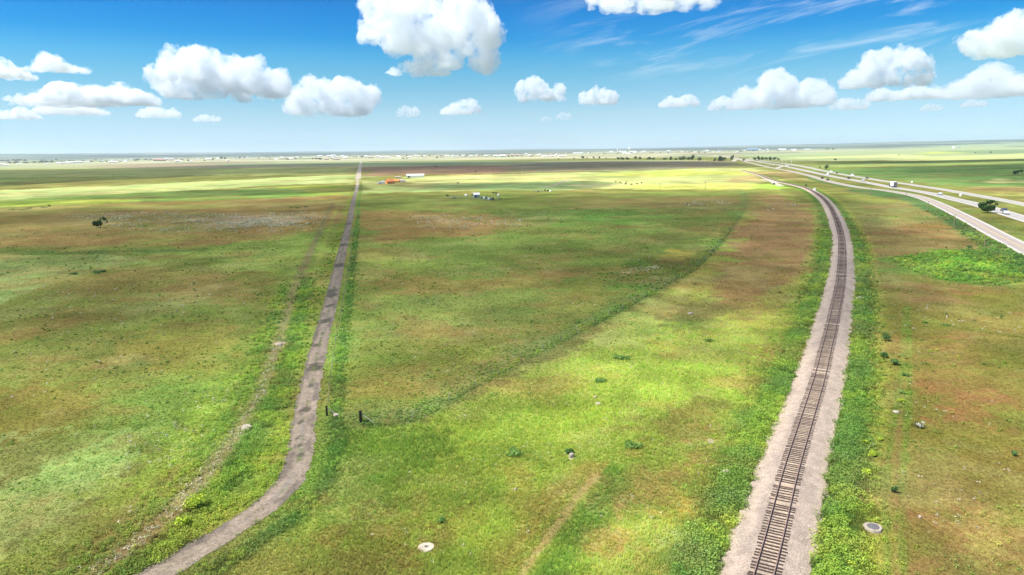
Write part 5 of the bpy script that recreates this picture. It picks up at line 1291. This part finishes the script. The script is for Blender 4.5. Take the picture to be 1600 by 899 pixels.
for px, py, h, lab in ((1538, 386, 19, 'nearest wooden pole beside the frontage road, in yellow weeds'), (1490.5, 353, 18.5, 'middle wooden pole beside the frontage road'), (1449, 331, 16.5, 'wooden pole beside the frontage road, left of the middle one'), (1415.5, 313, 12, 'fourth wooden pole along the frontage road, farther off'), (1361, 303.5, 9, 'farthest wooden pole along the frontage road, below the truck')):
    pole(px, py, h, WOOD, lab, G2, arm=False, r=.15)
LAMP = mat('lamp_grey', (.62, .60, .50), .6)
def lamp_mast(px, py, h, lab):
    x, y, z = ground_at(px, py); H = size_of(h, x, y); t = empty('lamp_mast', (x, y, z))
    m = MB(); m.tube((0, 0, 0), (0, 0, H), .35, .22, 8); m.build('mast', LAMP, t)
    m = MB(); m.box(-1.6, 1.6, -.35, .35, H + .002, H + .5, .08); m.build('lamp_head', LAMP, t)
    tag(t, lab, 'lamp mast', 'lamp masts at the interchange')
for k, (px, py, h) in enumerate(((1216, 255, 6), (1222.5, 255.5, 8), (1228, 255.5, 6), (1236.5, 257.5, 9))):
    lamp_mast(px, py, h, '%s pale lamp mast from the left at the interchange, behind the highway' % ORD[k])

# signs, signal, cabinet by the crossing
def road_sign(px, py, hm, w, hh, label):
    x, y, z = ground_at(px, py); t = empty('road_sign', (x, y, z), -math.atan2(x, y))
    m = MB(); m.tube((0, 0, 0), (0, 0, hm), .06, n=8); m.build('post', STEEL, t)
    m = MB(); m.box(-w / 2, w / 2, -.10, -.062, hm - hh, hm + .05); m.build('panel', WHITE, t)
    return tag(t, label, 'road sign', 'white signs along the highway')
road_sign(1424.5, 288, 2.9, 1.5, 1.5, 'white road sign on the grass beyond the far carriageway')
road_sign(1500, 309.5, 2.8, 1.2, 1.5, 'white road sign on the median between the carriageways')
x, y, z = ground_at(1272.5, 299)
t = empty('relay_cabinet', (x, y, z), -math.atan2(x, y) + .15)
m = MB(); m.box(-.85, .85, -.7, .7, .12, 2.3); m.build('case', WHITE, t); m = MB(); m.box(-.95, .95, -.8, .8, 2.303, 2.45, .06); m.build('roof', WHITE_METAL, t)
m = MB(); m.box(-1, 1, -.85, .85, -.05, .117); m.build('plinth', CONCRETE, t); m = MB(); m.box(-.4, .4, -.74, -.703, .2, 2.1); m.build('door', TW[0], t)
tag(t, 'white relay cabinet standing in the grass right of the curving railway', 'cabinet')
x, y, z = ground_at(1259, 296.5); t = empty('crossing_signal', (x, y, z), -math.atan2(x, y))
m = MB(); m.tube((0, 0, 0), (0, 0, 4.6), .09, n=8); m.build('mast', DARKWOOD, t); m = MB(); m.box(-.55, .55, -.14, -.093, 3.1, 4.3); m.build('backboard', BLACKP, t)
m = MB(); m.lathe([(.45, -.05), (.42, .35), (.12, .5)], 10); m.build('base', LID, t)
tag(t, 'dark railway signal mast left of the white relay cabinet', 'signal')
x, y, z = ground_at(1209, 288.6); t = empty('equipment_box', (x, y, z), .3)
m = MB(); m.box(-1, 1, -.7, .7, 0, 1.5, .05); m.build('case', LID, t); m = MB(); m.box(-1.05, 1.05, -.75, .75, 1.502, 1.62, .03); m.build('lid', WHITE, t)
tag(t, 'dark equipment box with a pale lid at the gravel railway crossing', 'box')

# ------------------------------------------------------------------ vehicles
def paint_mat(nm, c): return mat(nm, c, .3, 0, spec=.5)
CARP = {'white': paint_mat('white_car_paint', (.78, .78, .78)), 'dark': paint_mat('dark_car_paint', (.022, .024, .028)), 'silver': paint_mat('silver_car_paint', (.46, .48, .50)), 'blue': paint_mat('dark_blue_car_paint', (.035, .05, .085))}
HEADL = mat('lamp_lens', (.8, .8, .75), .2)
REDL = mat('red_lens', (.4, .02, .02), .3)
def vehicle(kind, paint, label, line, px, away=True):
    # place on a carriageway at the pixel column
    i = int(np.argmin(np.abs(to_px(line[:, 0], line[:, 1])[0] - px) + np.where(np.hypot(line[:, 0], line[:, 1]) > 3000, 1e5, 0)))
    d = line[min(i + 1, len(line) - 1)] - line[max(i - 1, 0)]; d = d / np.hypot(*d)
    off = {True: 1.8, False: -1.8}[away]
    x, y = line[i] + np.array([d[1], -d[0]]) * off
    ang = math.atan2(d[1], d[0]) if away else math.atan2(-d[1], -d[0])
    nm = {'car': 'car', 'suv': 'car', 'van': 'van', 'truck': 'box_truck', 'pickup': 'pickup_truck'}[kind]
    t = empty(nm, (x, y, .075), ang); p = CARP[paint]
    if kind == 'truck':
        m = MB(); m.prism([(2.3, .5), (5.2, .5), (5.25, 1.3), (4.9, 1.5), (4.5, 2.7), (2.3, 2.75)], -1.15, 1.15); m.build('cab', CARP['blue'], t)
        m = MB(); m.box(-5.6, 2.1, -1.28, 1.28, 1.0, 3.95); m.build('cargo_box', WHITE_METAL, t)
        m = MB(); m.box(-5.4, 2.29, -.5, .5, .55, .995); m.build('chassis', BLACKP, t)
        m = MB(); m.prism([(4.94, 1.55), (4.58, 2.55), (4.53, 2.55), (4.89, 1.55)], -1.0, 1.0); o = m.build('windscreen', GLASS, t); o.location.x = .035
        m = MB(); m.box(-5.66, -5.603, -1.15, 1.15, 1.15, 3.8); m.build('rear_door', LID, t)
        wx, wr, hw = (-4.3, -3.2, 4.0), .5, 1.18
    else:
        L, Hh = {'car': (4.6, 1.45), 'suv': (4.8, 1.75), 'van': (5.6, 2.4), 'pickup': (5.6, 1.85)}[kind]; h = L / 2
        if kind == 'van': prof = [(-h, .4), (h, .4), (h, .95), (h - .7, 1.15), (h - 1.5, Hh), (-h + .05, Hh), (-h, 1.0)]
        elif kind == 'pickup': prof = [(-h, .45), (h, .45), (h, 1.0), (h - 1.5, 1.1), (h - 2.2, Hh), (h - 3.4, Hh), (h - 3.6, 1.1), (-h, 1.1)]
        elif kind == 'suv': prof = [(-h, .4), (h, .4), (h, .9), (h - 1.2, 1.05), (h - 1.9, Hh), (-h + .3, Hh - .03), (-h, 1.0)]
        else: prof = [(-h, .32), (h, .32), (h, .72), (h - 1.2, .92), (h - 2.0, Hh), (-h + 1.2, Hh - .02), (-h + .4, 1.0), (-h, .92)]
        m = MB(); m.prism(prof, -.9, .9); o = m.build('body', p, t)
        bv = o.modifiers.new('soft', 'BEVEL'); bv.width = .07; bv.segments = 2; bv.limit_method = 'ANGLE'
        zt, zb = Hh - .12, Hh - .12 - (.42 if kind != 'van' else .6)
        x0, x1 = {'car': (-h + 1.1, h - 2.0), 'suv': (-h + .5, h - 2.0), 'van': (h - 2.6, h - 1.55), 'pickup': (h - 3.35, h - 2.3)}[kind]
        for s in (-1, 1):
            m = MB(); m.add([(x0 - .15, s * .908, zb), (x1 + .35, s * .908, zb), (x1, s * .908, zt), (x0, s * .908, zt)], [(0, 1, 2, 3) if s < 0 else (3, 2, 1, 0)]); m.build('side_window', GLASS, t)
        m = MB(); a = (x1 + .09, zt); b = (x1 + .62, zb - .05); m.prism([(a[0], a[1]), (b[0], b[1]), (b[0] + .03, b[1] + .02), (a[0] + .03, a[1] + .02)], -.75, .75); m.build('windscreen', GLASS, t)
        for s in (-1, 1):
            m = MB(); m.box(h - .02, h + .03, s * .68 - .16, s * .68 + .16, .62, .8); m.build('headlight', HEADL, t)
            m = MB(); m.box(-h - .03, -h + .02, s * .72 - .12, s * .72 + .12, .7, .88); m.build('tail_light', REDL, t)
        wx, wr, hw = (-h + .85, h - .9), .34, .82
    t.scale = (1.2,) * 3
    for a in wx:
        for s in (-1, 1):
            m = MB(); m.tube((0, -.11, 0), (0, .11, 0), wr, n=14); o = m.build('wheel', RUBBER, t); o.location = (a, s * hw, wr)
    return tag(t, label, {'car': 'car', 'suv': 'car', 'van': 'van', 'truck': 'truck', 'pickup': 'pickup truck'}[kind], 'vehicles on the highway')
vehicle('van', 'white', 'white van on the far carriageway, right of the round roadside tree', FARWAY, 1301, False)
vehicle('car', 'dark', 'dark car on the far carriageway just behind the leading white van', FARWAY, 1310, False)
vehicle('van', 'white', 'white van on the far carriageway, midway between round tree and box truck', FARWAY, 1334, False)
vehicle('car', 'dark', 'dark car on the far carriageway up and left of the box truck', FARWAY, 1357, False)
vehicle('van', 'white', 'white van on the near carriageway below the round roadside tree', NEARWAY, 1291, True)
vehicle('suv', 'dark', 'dark car on the near carriageway between white van and silver car', NEARWAY, 1323.5, True)
vehicle('suv', 'silver', 'silver car on the near carriageway left of the box truck', NEARWAY, 1345, True)
vehicle('truck', 'white', 'box truck with white cargo box and dark blue cab on the near carriageway', NEARWAY, 1391, True)
vehicle('car', 'silver', 'silver car alone on the near carriageway right of the box truck', NEARWAY, 1463, True)
vehicle('car', 'blue', 'dark blue car emerging from behind the large bushy tree', NEARWAY, 1563, True)
vehicle('car', 'silver', 'silver car nearest the right edge on the near carriageway', NEARWAY, 1577.5, False)
vehicle('pickup', 'dark', 'dark pickup on the frontage road, second of two close together', FRONTAGE, 1282, True)
vehicle('suv', 'dark', 'black car on the frontage road, nearer of two close together', FRONTAGE, 1290, True)

# ------------------------------------------------------------------ wire fences
WIRE = mat('rusty_wire', (.13, .10, .075), .8)
def wire_fence(L, label, start, step, h, odd=(), rmax=330, seed=0):
    g = random.Random(seed); s = np.concatenate([[0], np.cumsum(np.hypot(*np.diff(L, axis=0).T))])
    o = L[0]; t = empty('wire_fence', (o[0], o[1], 0))
    P = []
    q = start
    while q < s[-1] and len(P) < 92:
        x, y = np.interp(q, s, L[:, 0]), np.interp(q, s, L[:, 1])
        if math.hypot(x, y) > rmax: break
        hh = h * g.uniform(.9, 1.08); lx, ly = g.gauss(0, .04), g.gauss(0, .04)
        r_ = g.uniform(.04, .06); m = MB(); m.tube((x - o[0], y - o[1], -.1), (x - o[0] + lx, y - o[1] + ly, hh), r_, r_ * .9, 7)
        m.build('post', g.choice([PALEWOOD, WOOD, WOOD]), t); P.append((x - o[0], y - o[1])); q += step * g.uniform(.9, 1.1)
    for z in (.45, .8, 1.12):
        m = MB()
        for a, b in zip(P[:-1], P[1:]): m.tube((a[0], a[1], z), (b[0], b[1], z), .008, n=4)
        m.build('wire', WIRE, t)
    return t
t = wire_fence(FENCE, '', .0, 7.5, 1.3, seed=3)
x, y = FENCE[0]
m = MB(); m.box(-.17, .17, -.17, .17, -.1, 1.65, .015); m.build('corner_post', DARKWOOD, t)
m = MB(); m.tube((.15, 0, 1.2), (1.9, -.5, .1), .04, .035, 7); m.build('brace', PALEWOOD, t)
tag(t, 'wire fence with a thick black corner post, running diagonally across the fields', 'fence')
t = wire_fence(LANEFENCE, '', 0.0, 5.5, 1.25, seed=5)
m = MB(); m.box(-.12, .12, -.12, .12, -.1, 1.5, .01); m.build('corner_post', DARKWOOD, t)
m = MB(); m.tube((.1, 0, 1.15), (1.6, -.2, .15), .045, .04, 7); m.build('brace', PALEWOOD, t)
tag(t, 'wire fence with pale posts in the weeds right of the country lane', 'fence')

# ------------------------------------------------------------------ marker, manholes, stones
x, y, z = ground_at(1478, 508); t = empty('marker_post', (x, y, z), .2)
m = MB(); m.tube((0, 0, -.1), (0, 0, 1.5), .055, .055, 10); m.build('pole', RUSTO, t); m = MB(); m.tube((0, 0, 1.502), (0, 0, 2.0), .06, .06, 10); m.build('band', WHITE, t)
m = MB(); m.tube((0, 0, 2.002), (0, 0, 2.45), .055, .04, 10); m.build('cap', BLACKP, t)
tag(t, 'thin marker post with rusty foot, white band and dark top in the right field', 'marker post')
def manhole(px, py, wpx, lid_r, ringm, label, hgt=.12):
    x, y, z = ground_at(px, py); r_ = size_of(wpx, x, y) / 2; t = empty('manhole', (x, y, z))
    m = MB(); g = random.Random(int(px)); n = 28; v = []
    for z_, k in ((-.05, 1.08), (hgt * .7, 1.0), (hgt, .93)):
        for i in range(n): a = 2 * math.pi * i / n; rr = r_ * k * (1 + .05 * math.sin(3 * a + px) + g.uniform(-.02, .02)); v.append((rr * math.cos(a), rr * math.sin(a), z_))
    f = [(j * n + i, j * n + (i + 1) % n, (j + 1) * n + (i + 1) % n, (j + 1) * n + i) for j in range(2) for i in range(n)] + [tuple(range(2 * n, 3 * n))]
    m.add(v, f); m.build('collar', ringm, t)
    m = MB(); m.lathe([(lid_r * 1.05, hgt + .003), (lid_r, hgt + .05), (lid_r * .3, hgt + .06)], 20); m.build('lid', LID, t)
    return tag(t, label, 'manhole')
manhole(666, 856, 25, .16, mat('chalky_concrete', (.40, .34, .26), .95, 0, .3, 2.2), 'chalky white concrete disc with a small lid in the grass at the bottom centre')
manhole(1364, 826, 27, .52, CONCRETE, 'grey concrete manhole ring with a wide iron lid right of the railway', .22)
def stone(px, py, wpx, hm, label, seed, flat=1.0, m_=ROCKM, name='stone', cat='stone'):
    x, y, z = ground_at(px, py); W = size_of(wpx, x, y)
    v, f = icos((0, 0, 0), (1, 1, 1), 3); v = np.array(v)
    k = 1 + .5 * (fbm(v[:, 0] * 1.6 + v[:, 2] + seed, v[:, 1] * 1.6 - v[:, 2], seed, 3) - .5); v = v * k[:, None]
    v[:, 0] *= W / 2; v[:, 1] *= W / 2 * .7; v[:, 2] = np.clip(v[:, 2], -.3, .8 / flat) * hm
    o = mesh_obj(name, v, f, m_, None, False); o.location = (x, y, z + .05); o.rotation_euler = (0, 0, seed)
    return tag(o, label, cat)
stone(385, 669, 24, .3, 'flat pale slab of broken concrete where the dirt ditch passes the lane bushes', 2, 1.8, CONCRETE, 'concrete_slab', 'slab')
stone(1134, 741, 15, .55, 'white boulder with a dark burrow at the edge of the railway weeds', 3)
stone(893, 714, 11, .5, 'small whitish mound below a dark tussock in the middle of the meadow', 4)
stone(437, 539, 12, .4, 'pale flat stone lying in the ditch left of the lane', 5)
stone(525, 651, 11, .45, 'white stone in weeds beside the corner of the lane fence', 6)
stone(806, 766, 6, .25, 'little pale stone low in the centre of the meadow', 7)
stone(1324, 649, 8, .3, 'pale chunk of stone half hidden in weeds right of the railway', 8)
stone(1400, 645, 10, .3, 'flat grey stone on the left rut of the right field', 9)
stone(930, 622, 8, .3, 'pale stone in the meadow, upper of two below the fence', 10)
stone(935, 632, 10, .3, 'pale stone in the meadow, lower of two below the fence', 12)
stone(1079, 491, 9, .4, 'white stone in the dark patch of the upper meadow', 13)
stone(1437, 809, 6, .25, 'small white stone right of the manhole with the iron lid', 14)

# ------------------------------------------------------------------ shrubs standing alone
def shrub(px, py, wpx, hm, cols, label, seed, group=None, name='shrub', n=420, cat='shrub'):
    x, y, z = ground_at(px, py); W = size_of(wpx, x, y); g = random.Random(seed)
    t = empty(name, (x, y, z))
    lobes = [(g.uniform(-.5, .5) * W * .6, g.uniform(-.4, .4) * W * .6, hm * g.uniform(.35, .65), W * g.uniform(.22, .4), W * g.uniform(.22, .4), hm * g.uniform(.22, .36)) for _ in range(6)]
    V, F, c = leaf_cloud(lobes, n, min(.16, .05 + .05 * W), cols, seed)
    V[:, 2] = np.maximum(V[:, 2], .01)
    link_mesh('foliage', fast_mesh('foliage', V, F, CROWN, c), t)
    m = MB()
    for l in lobes[:4]: m.tube((0, 0, -.05), (l[0], l[1], l[2]), .03, .012, 5)
    m.build('stem', BARK, t)
    return tag(t, label, cat, group)
DK, MG, YG, OL = ((.07, .15, .05), (.17, .30, .09)), ((.14, .25, .06), (.27, .43, .11)), ((.34, .46, .05), (.62, .72, .10)), ((.07, .09, .03), (.15, .17, .05))
for a in ((1384, 533, 14, 1.9, DK, 'tall dark spiky shrub, uppermost of three left of the ruts'), (1380, 559, 13, 1.3, DK, 'dark shrub, middle of three left of the ruts'), (1398, 570, 17, 1.2, DK, 'widest dark shrub, lowest of three beside the ruts'),
          (303, 795, 34, 1.9, YG, 'bright yellow green bush at the bend of the dirt ditch'), (287, 822, 22, 1.2, YG, 'lower yellow green bush at the foot of the brighter one by the ditch'), (801, 708, 36, .7, MG, 'wide dark green tussock in the middle of the meadow'), (990, 699, 28, .65, MG, 'dark green tussock in the meadow nearest the railway'),
          (972, 561, 30, .8, MG, 'dark green tussock just under the fence in the bright meadow'), (890, 708, 14, .6, DK, 'dark tussock right behind the small whitish mound'), (691, 815, 15, .5, MG, 'small dark tussock above the chalky disc'), (938, 597, 20, .6, MG, 'greenish tussock midway between fence and meadow centre'), (1106, 534, 16, .7, MG, 'dark tussock in the upper meadow right of the bright patch'),
          (1360, 712, 16, .7, YG, 'yellow green weed clump, upper of the pair left of the ruts'), (1352, 742, 16, .7, YG, 'yellow green weed clump, lower of the pair left of the ruts'), (1376, 688, 9, .5, YG, 'little yellow green clump above the pair left of the ruts'), (1350, 693, 9, .5, YG, 'little yellow green clump at the edge of the railway weeds'), (1333, 886, 15, .6, YG, 'yellow green clump near the bottom edge right of the railway'),
          (1408, 628, 11, .5, YG, 'yellowish clump standing between the two ruts'), (1410, 615, 10, .5, MG, 'greenish clump above the yellowish one between the ruts'), (1398, 770, 10, .8, DK, 'dark upright weed on the left rut'), (1415, 588, 10, .6, MG, 'green weed on the right rut below the dark shrubs'),
          (150, 427, 22, .9, DK, 'dark wide bush, right one of a pair on the edge of the pale wedge field'), (163, 425, 12, .8, DK, 'dark bush at the right end of the pair on the pale wedge field'), (115, 429, 12, .7, DK, 'dark low bush left of the wide one on the pale wedge field'),
          (20, 328, 14, 1.0, DK, 'low dark bush nearest the left edge in the upper field'), (34, 328, 16, 1.1, DK, 'low dark bush second from the left edge in the upper field'), (47, 326.5, 14, 1.2, DK, 'low dark bush third from the left edge in the upper field'), (68, 325, 12, 1.0, DK, 'low dark bush fourth from the left edge in the upper field'), (77, 322.8, 6, 1.6, DK, 'small upright dark bush right of the low ones in the upper field'),
          (455, 325, 7, .9, DK, 'small dark bush, left of three beside the top of the lane'), (466, 325, 12, .8, DK, 'flat dark bush, middle of three beside the top of the lane'), (477, 324, 7, 1.1, DK, 'small dark bush, right of three beside the top of the lane'), (225, 354.5, 12, .8, MG, 'flat grey green bush right of the lone two lobed tree'),
          (1514, 389, 10, 1.6, DK, 'dark bush on the bank at the end of the bright green marsh'), (1583, 712, 10, .6, DK, 'small dark weed far right in the field'), (1445, 505, 8, .5, MG, 'green clump left of the marker post'), (1478, 509, 12, .3, MG, 'green growth at the foot of the marker post')):
    px, py, w_, h_, c_, lab = a
    shrub(px, py, w_, h_, c_, lab, int(px * 3 + py), group='shrubs and clumps on the grass')
t = shrub(1437, 669, 17, .9, OL, 'white flowering bush in the right field', 77, n=260, name='flowering_bush')
x, y, z = ground_at(1437, 669)
V, F, c = leaf_cloud([(-.2, 0, .55, .35, .35, .3), (.25, -.1, .7, .35, .35, .3), (0, -.2, .4, .4, .3, .25)], 190, .085, ((.75, .72, .60), (.85, .84, .76)), 5)
link_mesh('blossoms', fast_mesh('blossoms', V, F, CROWN, c), t)
